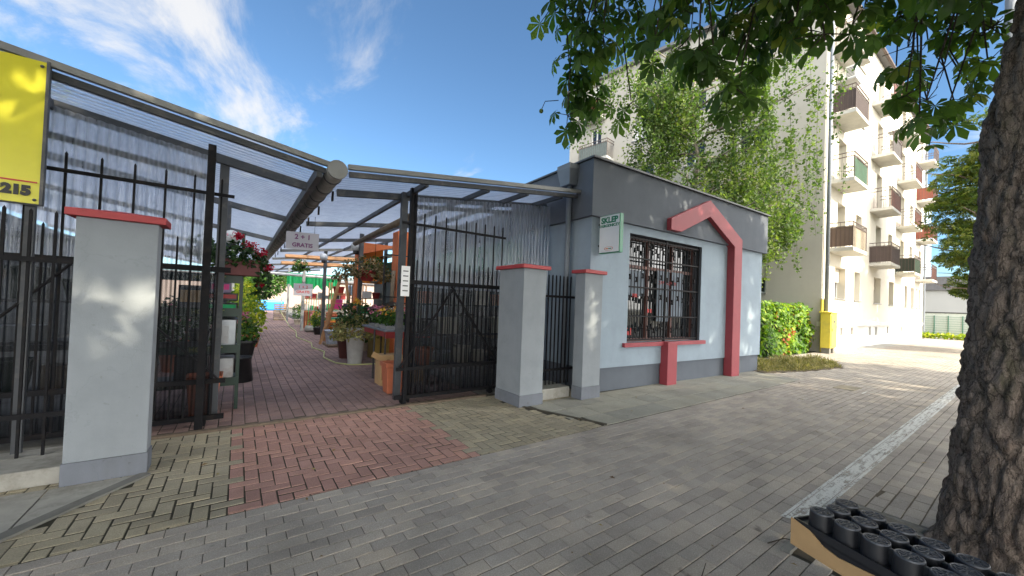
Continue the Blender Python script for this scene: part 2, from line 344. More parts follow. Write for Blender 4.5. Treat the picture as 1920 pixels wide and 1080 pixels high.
m_aptg = plaster('gable_render', (.40, .38, .335), (.32, .30, .265), .3, .35)
m_aptb = basic('white_render_base', (.66, .64, .60), .9, var=.05, scale=.6, dirt=(.52, .5, .46))
m_slabc = basic('balcony_concrete', (.50, .49, .45), .85, var=.1, scale=3, dirt=(.4, .39, .36))
m_rail = basic('brown_railing', (.10, .07, .06), .6, var=.1)
m_pvc = basic('white_window_frame', (.72, .72, .70), .4, var=.03)
m_shut = basic('cream_roller_shutter', (.58, .54, .46), .6, var=.05)
m_glass, t_, b_ = nm('window_glass'); b_.inputs['Base Color'].default_value = (.02, .025, .03, 1); b_.inputs['Roughness'].default_value = .04; b_.inputs['Specular IOR Level'].default_value = .9
m_tower = basic('bluish_glass_cladding', (.38, .52, .66), .2, var=.12, scale=.3)
m_far = basic('far_grey_wall', (.42, .43, .43), .85, var=.05, scale=.4)
m_farr = basic('far_roof', (.14, .14, .15), .8)
m_line = None
m, t, b = nm('worn_white_paint'); co = t.nodes.new('ShaderNodeTexCoord')
n = ND(t, 'ShaderNodeTexNoise', Scale=42, Detail=8, Roughness=.85); t.links.new(co.outputs['Object'], n.inputs['Vector'])
mp_ = t.nodes.new('ShaderNodeMapping'); mp_.inputs['Scale'].default_value = (1, 9, 1); t.links.new(co.outputs['Object'], mp_.inputs[0])
nb = ND(t, 'ShaderNodeTexNoise', Scale=3.5, Detail=2); t.links.new(mp_.outputs[0], nb.inputs['Vector'])
sm = t.nodes.new('ShaderNodeMath'); sm.operation = 'ADD'; t.links.new(n.outputs[0], sm.inputs[0])
sc = t.nodes.new('ShaderNodeMath'); sc.operation = 'MULTIPLY'; t.links.new(nb.outputs[0], sc.inputs[0]); sc.inputs[1].default_value = .5; t.links.new(sc.outputs[0], sm.inputs[1])
tp = t.nodes.new('ShaderNodeBsdfTransparent'); mi = t.nodes.new('ShaderNodeMixShader')
b.inputs['Base Color'].default_value = (.62, .62, .59, 1); b.inputs['Roughness'].default_value = .8
t.links.new(ramp(t, sm.outputs[0], [(.66, (0, 0, 0)), (.73, (1, 1, 1))]), mi.inputs[0])
t.links.new(tp.outputs[0], mi.inputs[1]); t.links.new(b.outputs[0], mi.inputs[2]); t.links.new(mi.outputs[0], t.nodes['Material Output'].inputs[0]); m_line = m
m_line2 = basic('white_line_edge', (.60, .60, .58), .8, var=.15, scale=30)
m_bark = bark_mat('chestnut_bark', (.07, .058, .048), (.23, .185, .155))
m_bark2 = bark_mat('twig_bark', (.05, .04, .03), (.10, .08, .06), 3)
m_birchb = basic('birch_bark', (.22, .19, .15), .8, var=.4, scale=6)
f_chest = foliage('chestnut_leaves', [(0, (.045, .085, .032)), (.5, (.080, .14, .044)), (.86, (.12, .19, .05)), (1, (.20, .23, .06))], .55, .38)
f_birch = foliage('birch_leaves', [(0, (.035, .07, .022)), (.5, (.085, .14, .04)), (1, (.19, .24, .07))], .42)
f_ivy = foliage('creeper_leaves', [(0, (.03, .08, .012)), (.45, (.12, .24, .025)), (.8, (.32, .40, .04)), (.93, (.32, .14, .05)), (1, (.35, .08, .04))], .35)
f_green = foliage('garden_leaves', [(0, (.02, .06, .015)), (.5, (.05, .12, .025)), (1, (.12, .22, .04))], .35)
f_dkgr = foliage('dark_garden_leaves', [(0, (.012, .035, .014)), (.6, (.03, .07, .022)), (1, (.06, .11, .03))], .25)
f_yel = foliage('yellow_green_leaves', [(0, (.12, .22, .03)), (.6, (.32, .38, .04)), (1, (.55, .50, .05))], .4)
f_varie = foliage('variegated_leaves', [(0, (.10, .12, .04)), (.4, (.30, .27, .10)), (.8, (.46, .42, .20)), (1, (.28, .14, .08))], .3)
f_copp = foliage('bronze_leaves', [(0, (.04, .05, .02)), (.4, (.13, .10, .05)), (.8, (.28, .20, .12)), (1, (.34, .26, .16))], .3)
f_rfl = foliage('red_petals', [(0, (.30, .006, .03)), (1, (.55, .015, .06))], .2)
f_pfl = foliage('pink_petals', [(0, (.55, .10, .28)), (1, (.75, .32, .45))], .2)
f_ofl = foliage('orange_petals', [(0, (.62, .22, .04)), (1, (.75, .5, .05))], .2)
f_wfl = foliage('white_petals', [(0, (.6, .6, .55)), (1, (.8, .8, .78))], .2)
f_grass = foliage('dry_grass_blades', [(0, (.11, .12, .035)), (.5, (.25, .22, .09)), (1, (.42, .34, .17))], .3)

# ------------------------------------------------------------------ leaf meshes (numpy)
def inst_mesh(name, P, Rm, Sc, base, faces, rs, var=None):
    """P (n,3) positions, Rm (n,3,3), Sc (n,), base (k,3): one mesh of n small leaf shapes"""
    n = len(P); k = len(base)
    V = np.einsum('nij,kj->nki', Rm, base) * Sc[:, None, None] + P[:, None, :]
    V = V.reshape(-1, 3); me = bpy.data.meshes.new(name)
    lens = np.array([len(f) for f in faces]); flat = np.concatenate([np.array(f) for f in faces])
    idx = (flat[None, :] + (np.arange(n) * k)[:, None]).ravel()
    me.vertices.add(len(V)); me.vertices.foreach_set('co', V.astype(np.float32).ravel())
    me.loops.add(len(idx)); me.loops.foreach_set('vertex_index', idx.astype(np.int32))
    tot = np.tile(lens, n); st = np.concatenate([[0], np.cumsum(tot)[:-1]])
    me.polygons.add(len(tot)); me.polygons.foreach_set('loop_start', st.astype(np.int32)); me.polygons.foreach_set('loop_total', tot.astype(np.int32))
    me.update(calc_edges=True)
    ca = me.color_attributes.new('var', 'FLOAT_COLOR', 'POINT')
    if var is None: var = rs.random(n)
    c = np.ones((n * k, 4), np.float32); c[:, :3] = np.repeat(var, k)[:, None]; ca.data.foreach_set('color', c.ravel())
    me.validate(); return me
def rots(n, rs, tilt=.6, face=None):
    """random frames whose z axis is within tilt of up (or of face (n,3))"""
    z = rs.normal(size=(n, 3)) * tilt
    z += np.array([0, 0, 1.]) if face is None else face
    z /= np.linalg.norm(z, axis=1)[:, None]
    a = rs.normal(size=(n, 3)); x = np.cross(a, z); x /= np.linalg.norm(x, axis=1)[:, None]; y = np.cross(z, x)
    return np.stack([x, y, z], axis=2)
LEAF = np.array([(0, 0, 0), (.5, .28, .06), (1, 0, -.12), (.5, -.28, .06)]); LEAFF = [(0, 3, 2), (0, 2, 1)]
def leaflet():
    b = [(0, 0, 0), (.40, .115, .02), (.40, 0, -.01), (.40, -.115, .02), (.74, .235, -.06), (.74, 0, -.09), (.74, -.235, -.06), (1.0, 0, -.24)]
    f = [(0, 2, 1), (0, 3, 2), (1, 2, 5, 4), (2, 3, 6, 5), (4, 5, 7), (5, 6, 7)]
    return np.array(b), f
def palmate(simple=False):
    V = []; F = []
    b, f = leaflet()
    if simple: b = np.array([(0, 0, 0), (.7, .17, 0), (1, 0, -.2), (.7, -.17, 0)]); f = [(0, 3, 2, 1)]
    for a, s in ((-125, .55), (-82, .78), (-40, .95), (0, 1.05), (40, .95), (82, .78), (125, .55)):
        t = math.radians(a); q = b.copy() * s; q[:, 2] -= .28 * q[:, 0] ** 1.5
        R = np.array([[math.cos(t), -math.sin(t), 0], [math.sin(t), math.cos(t), 0], [0, 0, 1]]); o = len(V) * len(b)
        V.append(q @ R.T); F += [tuple(i + o for i in g) for g in f]
    return np.concatenate(V), F
PALM, PALMF = palmate(); PALS, PALSF = palmate(True)
def blob(rs, n, c, r, shell=.0):
    d = rs.normal(size=(n, 3)); d /= np.linalg.norm(d, axis=1)[:, None]; q = (shell + (1 - shell) * rs.random(n) ** (1 / 3))[:, None]
    return np.array(c) + d * q * np.array(r), d
def clump(name, mat, parent, c, r, n, size, seed, tilt=.8, shell=.3, base=LEAF, faces=LEAFF, droop=0, local=False, lo=.7, hi=1.3):
    rs = np.random.RandomState(seed); P, d = blob(rs, n, c, r, shell)
    if droop: P[:, 2] -= droop * (np.linalg.norm((P - np.array(c))[:, :2], axis=1) / max(r[0], r[1])) ** 2
    R = rots(n, rs, tilt, d * .6 + np.array([0, 0, .5])); off = np.array([0, 0, 0] if local else root_off(parent))
    me = inst_mesh(name, P - off, R, size * (lo + (hi - lo) * rs.random(n)), base, faces, rs); return link(name, me, mat, parent)

# ------------------------------------------------------------------ pavers
def pavers(name, rects, mat, z=0, gap=.004, detail=None, seed=1, org=(0, 0, 0)):
    """rects (x0,x1,y0,y1): bricks with chamfered tops; one mesh"""
    rs = np.random.RandomState(seed); V = []; F = []; C = []
    for (x0, x1, y0, y1) in rects:
        if x1 - x0 < .02 or y1 - y0 < .02: continue
        fine = detail is None or (x0 < detail)
        g = gap * (.6 + .9 * rs.random()); x0 += g / 2 + rs.random() * .001; x1 -= g / 2; y0 += g * .85; y1 -= g * .85
        dz = (rs.random() - .5) * .0025; o = len(V); v = rs.random()
        if fine:
            c = .0035; t = (rs.random(2) - .5) * .002
            V += [(x0, y0, z - .02), (x1, y0, z - .02), (x1, y1, z - .02), (x0, y1, z - .02), (x0, y0, z + dz - c * .8), (x1, y0, z + dz - c * .8), (x1, y1, z + dz - c * .8), (x0, y1, z + dz - c * .8),
                  (x0 + c, y0 + c, z + dz), (x1 - c, y0 + c, z + dz + t[0]), (x1 - c, y1 - c, z + dz + t[0] + t[1]), (x0 + c, y1 - c, z + dz + t[1])]
            for i in range(4):
                j = (i + 1) % 4; F += [(o + i, o + j, o + 4 + j, o + 4 + i), (o + 4 + i, o + 4 + j, o + 8 + j, o + 8 + i)]
            F.append((o + 8, o + 9, o + 10, o + 11)); C += [v] * 12
        else:
            V += [(x0, y0, z), (x1, y0, z), (x1, y1, z), (x0, y1, z)]; F.append((o, o + 1, o + 2, o + 3)); C += [v] * 4
    me = mesh(name, V, F); ca = me.color_attributes.new('var', 'FLOAT_COLOR', 'POINT')
    c = np.ones((len(V), 4), np.float32); c[:, :3] = np.array(C)[:, None]; ca.data.foreach_set('color', c.ravel())
    o = link(name, me, mat); o['kind'] = 'structure'; return o
def inpoly(x, y, P):
    r = False; j = len(P) - 1
    for i in range(len(P)):
        if (P[i][1] > y) != (P[j][1] > y) and x < (P[j][0] - P[i][0]) * (y - P[i][1]) / (P[j][1] - P[i][1]) + P[i][0]: r = not r
        j = i
    return r
# base sheets
struct('ground', MB().add([(-400, -400, -.06), (900, -400, -.06), (900, 900, -.06), (-400, 900, -.06)], [(0, 1, 2, 3)]), basic('earth', (.12, .11, .08), .95, var=.2, scale=.5))
struct('joint_bed', MB().add([(-8, -1.9, -.0062), (60, -1.9, -.0062), (60, 5.28, -.0062), (-8, 5.28, -.0062)], [(0, 1, 2, 3)]), m_joint)
struct('road', MB().add([(-80, -9, -.05), (120, -9, -.05), (120, -2.1, -.05), (-80, -2.1, -.05)], [(0, 1, 2, 3)]), m_asph)
struct('kerb', MB().box(-80, 120, -2.1, -1.92, -.05, .01), m_conc)
struct('opposite_pavement', MB().box(-80, 120, -14, -9, -.055, .05), m_concd)
GR = [(10.9, 4.32), (10.75, 4.02), (12.2, 3.62), (14.3, 3.32), (15.9, 3.9), (16.0, 4.5), (14.5, 5.2), (11.2, 5.2)]   # grass bed
PIT = (2.9, 3.96, -1.2, .90); PIT2 = (3.96, 4.95, -1.2, .36)                                                                         # tree pit
rects = []
for j in range(-19, 53):
    y0 = j * .1; y1 = y0 + .1
    for i in range(-44, 300):
        x0 = i * .205 + (.1025 if j % 2 else 0); x1 = x0 + .205; xm = x0 + .1; ym = y0 + .05
        if ym > 3.2 and xm < 10.15: continue
        if inpoly(xm, ym, GR): continue
        if ym > 4.25 and xm < 11.15: continue
        if any(p[0] < xm < p[1] and p[2] < ym < p[3] for p in (PIT, PIT2)): continue
        if (ym < -1 or ym > 4.6) and xm > 24: continue
        rects.append((x0, x1, y0, y1))
pavers('pavement', rects, m_grey, 0, .0035, 8.0)
struct('far_pavement', MB().add([(24, -1.9, -.004), (60, -1.9, -.004), (60, 5.3, -.004), (24, 5.3, -.004)], [(0, 1, 2, 3)]), m_conc)
red, bei = [], []
for i in range(-40, 50):
    for j in range(28, 56):
        s = (i + j) % 4
        if s == 0: r = [i * .1, i * .1 + .2, j * .1, j * .1 + .1]
        elif s == 2: r = [i * .1, i * .1 + .1, j * .1, j * .1 + .2]
        else: continue
        r[2] += .02; r[3] += .02
        xm = (r[0] + r[1]) / 2; ym = (r[2] + r[3]) / 2
        r[2] = max(r[2], 3.2); r[3] = min(r[3], 5.19)
        if r[3] - r[2] < .02: continue
        xl = -.58 + (ym - 4.2) * .72 if ym < 4.2 else -3.0
        xr = 3.83 - (ym - 3.24) * .37 if ym < 4.38 else 5.0
        if xm < xl or xm > xr: continue
        if 3.37 < xm < 3.8 and 4.38 < ym < 5.03: continue
        (red if 0 < xm < 1.98 else bei).append(tuple(r))
pavers('red_herringbone', red, m_red, .001, .009, seed=3)
pavers('beige_herringbone', bei, m_beige, .001, .010, seed=4)
sl = []
for k, (y0, y1) in enumerate(((3.22, 3.62), (3.62, 4.02), (4.02, 4.5))):
    for i in range(18):
        x0 = 3.45 + i * .40 + (0, .0, .12)[k]; xl = 3.86 - ((y0 + y1) / 2 - 3.24) * .37
        x1 = x0 + .4
        if x1 < xl + .1: continue
        sl.append((max(x0, xl), min(x1, 11.1), y0, y1))
pavers('concrete_slab_strip', sl, m_slab, .003, .008, seed=5)
struct('left_concrete_slabs', MB().slab([(-3.2, 3.2), (-2.2, 3.2), (-2.2, 4.26), (-3.2, 4.26)], -.03, .004).slab([(-2.19, 3.2), (-1.44, 3.2), (-1.08, 3.65), (-1.08, 4.26), (-2.19, 4.26)], -.03, .006).slab([(-1.07, 3.66), (-.60, 4.25), (-1.07, 4.25)], -.03, .004), m_conc)
gm = MB().beam((-1.42, 3.16, .004), (-.55, 4.25, .004), .075, .014); gm.beam((-1.36, 3.14, .010), (-.52, 4.2, .010), .010, .016)
struct('drain_channel', gm, m_concd)
struct('drain_edge', MB().beam((3.42, 4.40, .006), (3.88, 3.22, .006), .035, .02), m_joint)
struct('threshold', MB().box(-3.2, 3.3, 5.19, 5.26, -.03, .022).box(-3.2, 3.3, 5.26, 5.28, -.03, .008), basic('brown_threshold', (.16, .12, .085), .8, var=.3, scale=9, dirt=(.08, .06, .05)))
ai = []
for i in range(-10, 26):
    for j in range(0, 240):
        x0 = i * .125; y0 = 5.29 + j * .185 + (.09 if i % 2 else 0)
        if j > 120 and (i < -4 or i > 22): continue
        ai.append((x0, x0 + .125, y0, y0 + .185))
pavers('market_aisle', ai, m_aisle, 0, .008, seed=6)
struct('market_floor', MB().add([(-14, 5.28, -.0062), (14, 5.28, -.0062), (14, 70, -.0062), (-14, 70, -.0062)], [(0, 1, 2, 3)]), m_joint)
struct('market_side_floor', MB().add([(-14, 5.3, -.001), (-1.26, 5.3, -.001), (-1.26, 70, -.001), (-14, 70, -.001)], [(0, 1, 2, 3)]).add([(3.26, 5.3, -.001), (4.8, 5.3, -.001), (4.8, 70, -.001), (3.26, 70, -.001)], [(0, 1, 2, 3)]), m_concd)
struct('herringbone_bed', MB().add([(-1.6, 3.19, -.0042), (4.0, 3.19, -.0042), (4.0, 5.2, -.0042), (-1.6, 5.2, -.0042)], [(0, 1, 2, 3)]), basic('mossy_joint', (.042, .038, .024), .95, var=.4, scale=9))
# white line along the cycle path
struct('white_line', MB().add([(3.38, .985, .0065), (40, .985, .0065), (40, 1.085, .0065), (3.33, 1.085, .0065)], [(0, 1, 2, 3)]), m_line)
struct('white_line_borders', MB().add([(3.33, 1.09, .0068), (40, 1.09, .0068), (40, 1.112, .0068), (3.31, 1.112, .0068)], [(0, 1, 2, 3)]).add([(3.75, .955, .0068), (40, .955, .0068), (40, .98, .0068), (3.75, .98, .0068)], [(0, 1, 2, 3)]), m_line)
mc = solo('manhole_cover', MB().slab([(10.15, 2.18), (10.75, 2.18), (10.75, 2.52), (10.15, 2.52)], -.01, .008), m_beige, 'pale square cover set in the grey pavement right of the shop', 'manhole cover')
struct('paint_marks', MB().beam((9.95, 2.02, .0075), (10.3, 2.02, .0075), .02, .001).beam((9.95, 1.9, .0075), (9.95, 2.02, .0075), .02, .001).beam((10.3, 1.86, .0075), (10.3, 2.02, .0075), .02, .001), m_line2)
# grass bed and tree pit soil
struct('grass_bed', MB().slab(GR, -.03, .012), m_soil)
def grass(name, poly, n, h, mat, seed, z=.01):
    rs = np.random.RandomState(seed); xs = [p[0] for p in poly]; ys = [p[1] for p in poly]; P = []
    while len(P) < n:
        x = rs.uniform(min(xs), max(xs)); y = rs.uniform(min(ys), max(ys))
        q_ = noise.noise(Vector((x * 1.3, y * 1.6, 0))) 
        if inpoly(x, y, poly) and rs.random() < .55 + q_ and all(inpoly(x + a, y + b, poly) or rs.random() < .3 for a, b in ((.2, 0), (-.2, 0), (0, .15), (0, -.15))): P.append((x, y, z))
    P = np.array(P); base = np.array([(-.035, 0, 0), (.035, 0, 0), (.02, .05, .55), (0, .22, 1.0)]); R = []
    for _ in range(n):
        t = rs.uniform(0, 6.28); k = rs.uniform(0, 1.0); c, s = math.cos(t), math.sin(t)
        Rz = np.array([[c, -s, 0], [s, c, 0], [0, 0, 1]]); Rx = np.array([[1, 0, 0], [0, math.cos(k), math.sin(k)], [0, -math.sin(k), math.cos(k)]]); R.append(Rz @ Rx)
    me = inst_mesh(name, P, np.array(R), h * (.25 + 1.0 * rs.random(n) ** 1.5) * (1 + .6 * np.sin(P[:, 0] * 3.1) * np.cos(P[:, 1] * 5)), base, [(0, 1, 2), (0, 2, 3)], rs); return link(name, me, mat)
tag(grass('grass', GR, 11000, .15, f_grass, 3), 'short dry grass between the pavement and the creeper hedge', 'grass', kind='stuff')
struct('tree_pit', MB().add([(2.9, -1.2, -.002), (4.95, -1.2, -.002), (4.95, .9, -.002), (2.9, .9, -.002)], [(0, 1, 2, 3)]), m_soil)
struct('tree_pit_edging', MB().box(2.86, 3.96, .90, .95, -.05, .02).box(3.96, 4.01, .36, .95, -.05, .03).box(4.01, 4.95, .36, .41, -.05, .03), m_concd)

# ------------------------------------------------------------------ fence pillars
def pillar(x0, x1, y0, y1, h, label, zb=.17):
    t = thing('fence_pillar', label, 'pillar', ((x0 + x1) / 2, (y0 + y1) / 2, 0), 'plastered pillars of the market fence')
    part('shaft', MB().box(x0, x1, y0, y1, zb, h), m_plaster, t, bevel=.006)
    part('base', MB().box(x0 - .008, x1 + .008, y0 - .008, y1 + .008, 0, zb), m_base, t, bevel=.005)
    a, b, c, d = x0 - .05, x1 + .05, y0 - .05, y1 + .05
    mb = MB().add([(a, c, h), (b, c, h), (b, d, h), (a, d, h), (a, c, h + .055), (b, c, h + .055), (b, d, h + .055), (a, d, h + .055), ((a + b) / 2, (c + d) / 2, h + .085)],
                  [(0, 3, 2, 1), (0, 1, 5, 4), (1, 2, 6, 5), (2, 3, 7, 6), (3, 0, 4, 7), (4, 5, 8), (5, 6, 8), (6, 7, 8), (7, 4, 8)])
    part('cap', mb, m_redc, t, bevel=.005); return t
pillar(-1.02, -.555, 4.27, 4.45, 2.04, 'wide plastered pillar with a red cap left of the open gateway')
pillar(3.36, 3.79, 4.39, 5.02, 2.03, 'free-standing white pillar with red cap right of the barred gate leaf')
pillar(4.52, 4.94, 4.28, 4.50, 2.04, 'white pillar with red cap touching the shop corner under the sign', .2)
solo('low_wall', MB().box(-3.6, -1.03, 4.36, 4.92, 0, .13), m_conc, 'low concrete plinth wall under the black bars at left edge', 'wall', bevel=.01)
solo('low_wall', MB().box(3.80, 4.52, 4.55, 5.1, 0, .17), m_conc, 'short concrete plinth between the two right pillars', 'wall', bevel=.01)
def spear(mb, x, y, z0, z1, w=.017):
    mb.box(x - w / 2, x + w / 2, y - w / 2, y + w / 2, z0, z1 - .022)
    mb.add([(x - w / 2, y - w / 2, z1 - .022), (x + w / 2, y - w / 2, z1 - .022), (x + w / 2, y + w / 2, z1 - .022), (x - w / 2, y + w / 2, z1 - .022), (x, y, z1)], [(0, 1, 4), (1, 2, 4), (2, 3, 4), (3, 0, 4)])
def fence(label, y, xs, z0, z1, rails, x0, x1):
    t = thing('iron_fence', label, 'fence', ((x0 + x1) / 2, y, z0))
    for x in xs: q = MB(); spear(q, x, y, z0, z1); part('bar', q, m_iron, t)
    for r in rails: part('rail', MB().box(x0, x1, y - .034, y - .012, r - .02, r + .02), m_iron, t)
    return t
fence('black barred fence on the low wall left of the big pillar', 4.72, [-1.10 - .135 * k for k in range(14)], .13, 2.12, (1.71, .46), -3.2, -1.0)
fence('short black barred fence between the two right pillars', 4.80, [3.86 + .085 * k for k in range(11)], .17, 2.02, (1.65, .42), 3.80, 4.86)
# yellow sign
t = thing('yellow_sign', 'yellow board with red line and black number 215 at left edge', 'sign', (-2.3, 4.76, 2.16))
part('board', MB().box(-3.3, -1.34, 4.75, 4.77, 2.16, 3.32), m_yel, t)
part('frame', MB().box(-1.34, -1.322, 4.74, 4.785, 2.15, 3.33).box(-3.3, -1.34, 4.772, 4.79, 2.15, 2.19), m_steel, t)
part('red_stripe', MB().box(-3.3, -1.355, 4.744, 4.749, 2.325, 2.337), m_redtxt, t)
text('215', .10, basic('black_lettering', (.015, .015, .015), .5), t, (-1.462, 4.745, 2.255), (math.pi / 2, 0, 0), bold=.008)
for z in (2.19, 3.28): part('bolt', MB().ball(-1.365, 4.746, z, .012, 6), m_steel, t)
q = MB(); q.box(-1.52, -1.46, 4.80, 4.84, .1, 2.6)
solo('perforated_post', MB().box(-1.44, -1.385, 4.84, 4.88, .13, 3.2), m_steel, 'grey upright post behind the yellow sign', 'post')

# ------------------------------------------------------------------ sliding gate leaves
def gate(label, x0, x1, y, xs, braces):
    t = thing('gate_leaf', label, 'gate', ((x0 + x1) / 2, y, 0), 'black iron sliding gate leaves')
    for x in xs[0::2]: q = MB(); spear(q, x, y, .08, 2.80, .018); part('bar', q, m_iron, t)
    for x in xs[1::2]: q = MB(); spear(q, x, y, .08, 2.10, .016); part('bar', q, m_iron, t)
    part('top_rail', MB().box(x0, x1, y - .034, y - .011, 2.59, 2.625), m_iron, t)
    part('middle_rail', MB().box(x0, x1, y - .045, y - .011, 1.73, 1.79), m_iron, t)
    part('lower_rail', MB().box(x0, x1, y - .045, y - .011, .48, .53), m_iron, t)
    part('bottom_rail', MB().box(x0, x1, y - .03, y + .03, .07, .12), m_iron, t)
    for a, b in braces: part('brace', MB().beam((a, y - .052, 1.73), (b, y - .052, .53), .014, .05, (0, 1, 0)), m_iron, t)
    for x in (x0 + .12, x1 - .2):
        w_ = part('wheel', MB().path([(x, y - .03, .045), (x, y + .02, .045)], .045, 14), m_iron, t)
    return t
xs = [2.03 + .088 * k for k in range(19)]
gate('black gate leaf with V brace drawn back right of the gateway', 1.86, 3.66, 5.36, xs, [(2.72, 1.90), (2.66, 3.55)])
xs = [-.20 - .165 * k / 1.0 * .72 for k in range(19)]
gate('black gate leaf drawn back left of the gateway behind big pillar', -2.35, -.08, 5.46, xs, [(-1.25, -.15), (-1.3, -2.25)])
# gate posts
def post(label, x, y, z1, w=.06, mat=m_iron, group=None, name='steel_post', d=None):
    d = d or w; return solo(name, MB().box(x - w / 2, x + w / 2, y - d / 2, y + d / 2, 0, z1), mat, label, 'post', group=group, bevel=.004)
post('black square post in front of the clear sheets left of gateway', -.295, 5.34, 3.12, .07)
t = thing('gate_guide', 'black double guide post at the right side of the gateway', 'post', (2.03, 5.40, 0))
part('upright', MB().box(1.965, 2.01, 5.30, 5.36, 0, 3.12), m_iron, t); part('upright', MB().box(2.07, 2.10, 5.40, 5.46, 0, 3.12), m_iron, t); part('bracket', MB().box(1.95, 2.12, 5.37, 5.395, 1.18, 1.22), m_iron, t)
post('grey square post at the left edge of the gateway opening', -.19, 5.72, 3.14, .09, m_steel)
post('grey square post behind the right gate leaf by the paper notice', 1.985, 5.64, 3.12, .09, m_steel)

# ------------------------------------------------------------------ corrugated sheet walls and roofs
def corr_wall(name, x0, x1, y, z0, z1f, mat, label, p=.076, a=.016):
    nx = int((x1 - x0) / p * 6); vs = []; fs = []
    for i in range(nx + 1):
        x = x0 + (x1 - x0) * i / nx; yy = y + a * math.sin(2 * math.pi * (x - x0) / p); zt = z1f(x)
        vs += [(x, yy, z0), (x, yy, zt)]
    for i in range(nx): fs.append((2 * i, 2 * i + 2, 2 * i + 3, 2 * i + 1))
    return solo(name, MB().add(vs, fs), mat, label, 'wall', smooth=True)
zl = lambda x: 3.0 + (.80 - x) * .150        # roof height west of the gutter
zr = lambda x: 3.02 + (x - .98) * .128       # roof height east of the gutter
corr_wall('clear_sheet_wall', -6.5, -.33, 5.60, 1.74, lambda x: zl(x) - .10, m_poly, 'pale clear corrugated sheet wall behind the left gate leaf')
corr_wall('dark_sheet_wall', -6.5, -.20, 5.63, .03, lambda x: 1.76, m_polyd, 'dark lower corrugated sheet wall behind the left gate leaf')
corr_wall('clear_sheet_wall', 2.12, 4.84, 5.58, 1.70, lambda x: zr(x) - .10, m_poly, 'pale clear corrugated sheet wall behind the right gate leaf')
corr_wall('dark_sheet_wall', 2.12, 4.84, 5.61, .03, lambda x: 1.72, m_polyd, 'dark lower corrugated sheet wall behind the right gate leaf')
def corr_roof(x0, x1, y0, y1, zf, label, p=.11, a=.020):
    ny = int((y1 - y0) / p * 6); vs = []; fs = []
    for j in range(ny + 1):
        y = y0 + (y1 - y0) * j / ny; d = a * math.sin(2 * math.pi * (y - y0) / p)
        for x in (x0, x1): vs.append((x, y, zf(x) + d))
    for j in range(ny): fs.append((2 * j, 2 * j + 1, 2 * j + 3, 2 * j + 2))
    return solo('corrugated_roof', MB().add(vs, fs), m_roofp, label, 'roof', smooth=True)
YE = 34
corr_roof(-6.5, .74, 4.82, YE, zl, 'translucent corrugated roof rising to the left of the gutter')
corr_roof(1.02, 4.84, 4.82, YE, zr, 'translucent corrugated roof rising from the gutter to the shop')
# roof frame: one thing each side, members as parts
t = thing('roof_frame', 'grey steel frame under the left translucent roof', 'roof frame', (-2.5, 5, 0))
part('edge_flashing', MB().beam((-6.5, 4.78, zl(-6.5) + .015), (.80, 4.78, zl(.80) + .015), .05, .058), m_trim, t)
part('edge_beam', MB().beam((-6.5, 4.85, zl(-6.5) - .055), (.76, 4.85, zl(.76) - .055), .05, .06), m_steel, t)
for y in (5.68, 8.4, 11.8, 17, 24, 31): part('cross_beam', MB().beam((-6.5, y, zl(-6.5) - .075), (.72, y, zl(.72) - .075), .07, .10), m_steel, t)
part('gutter_beam', MB().beam((.70, 4.84, 2.93), (.70, YE, 2.93), .06, .12), m_steel, t)
part('wall_rail', MB().beam((-6.5, 5.66, 3.56), (-.3, 5.66, 2.83), .04, .06), m_steel, t)
part('wall_rail', MB().beam((-6.5, 5.66, 1.98), (-.3, 5.66, 1.98), .04, .06), m_steel, t)
part('wall_rail', MB().beam((-6.5, 5.68, .9), (-.3, 5.68, .9), .04, .06), m_steel, t)
part('rafter', MB().beam((-1.55, 4.9, zl(-1.55) - .1), (-1.55, 5.6, zl(-1.55) - .1), .05, .09), m_steel, t)
t = thing('roof_frame', 'grey steel frame under the right translucent roof', 'roof frame', (3, 5, 0))
part('edge_flashing', MB().beam((.99, 4.78, zr(.99) + .015), (4.9, 4.78, zr(4.9) + .015), .05, .058), m_trim, t)
part('edge_beam', MB().beam((1.02, 4.85, zr(1.02) - .055), (4.86, 4.85, zr(4.86) - .055), .05, .06), m_steel, t)
for y in (5.70, 8.6, 11.5, 14.5, 18, 22, 27, 31): part('cross_beam', MB().beam((1.05, y, zr(1.05) - .085), (4.84, y, zr(4.84) - .085), .07, .09), m_steel, t)
for x in (2.02, 3.0, 3.75, 4.5): part('rafter', MB().beam((x, 4.88, zr(x) - .07), (x, YE if x < 3.9 else 14, zr(x) - .07), .05, .07), m_steel, t)
part('wall_rail', MB().beam((2.1, 5.64, 2.93), (4.84, 5.64, 3.26), .04, .06), m_steel, t)
part('wall_rail', MB().beam((2.1, 5.64, 1.98), (4.84, 5.64, 1.98), .04, .06), m_steel, t)
# gutter pipe of segments
t = thing('gutter_pipe', 'big segmented zinc gutter pipe running back between the two roofs', 'gutter', (.87, 4.8, 2.9))
gp = []; rr = []
y = 4.76
q = MB(); q.path([(.87, 4.76, 2.965), (.87, YE, 2.965)], .098, 20); part('pipe', q, m_zinc, t, smooth=True)
for k in range(46): part('pipe_ring', MB().path([(.87, 5.0 + k * .55, 2.965), (.87, 5.03 + k * .55, 2.965)], .106, 20), m_steel, t)
part('end_cap', MB().path([(.87, 4.72, 2.965), (.87, 4.758, 2.965)], .108, 20), m_trim, t)
for k in range(10):
    part('hook', MB().box(.975, .995, 5.6 + k * 1.1, 5.66 + k * 1.1, 2.80, 2.93), m_iron, t)
solo('rolled_blind', MB().path([(2.22, 5.86, 2.86), (2.22, 9.6, 2.80)], .055, 12), m_gwood, 'long rolled tube hung under the right roof beside the gate post', 'blind', smooth=True)

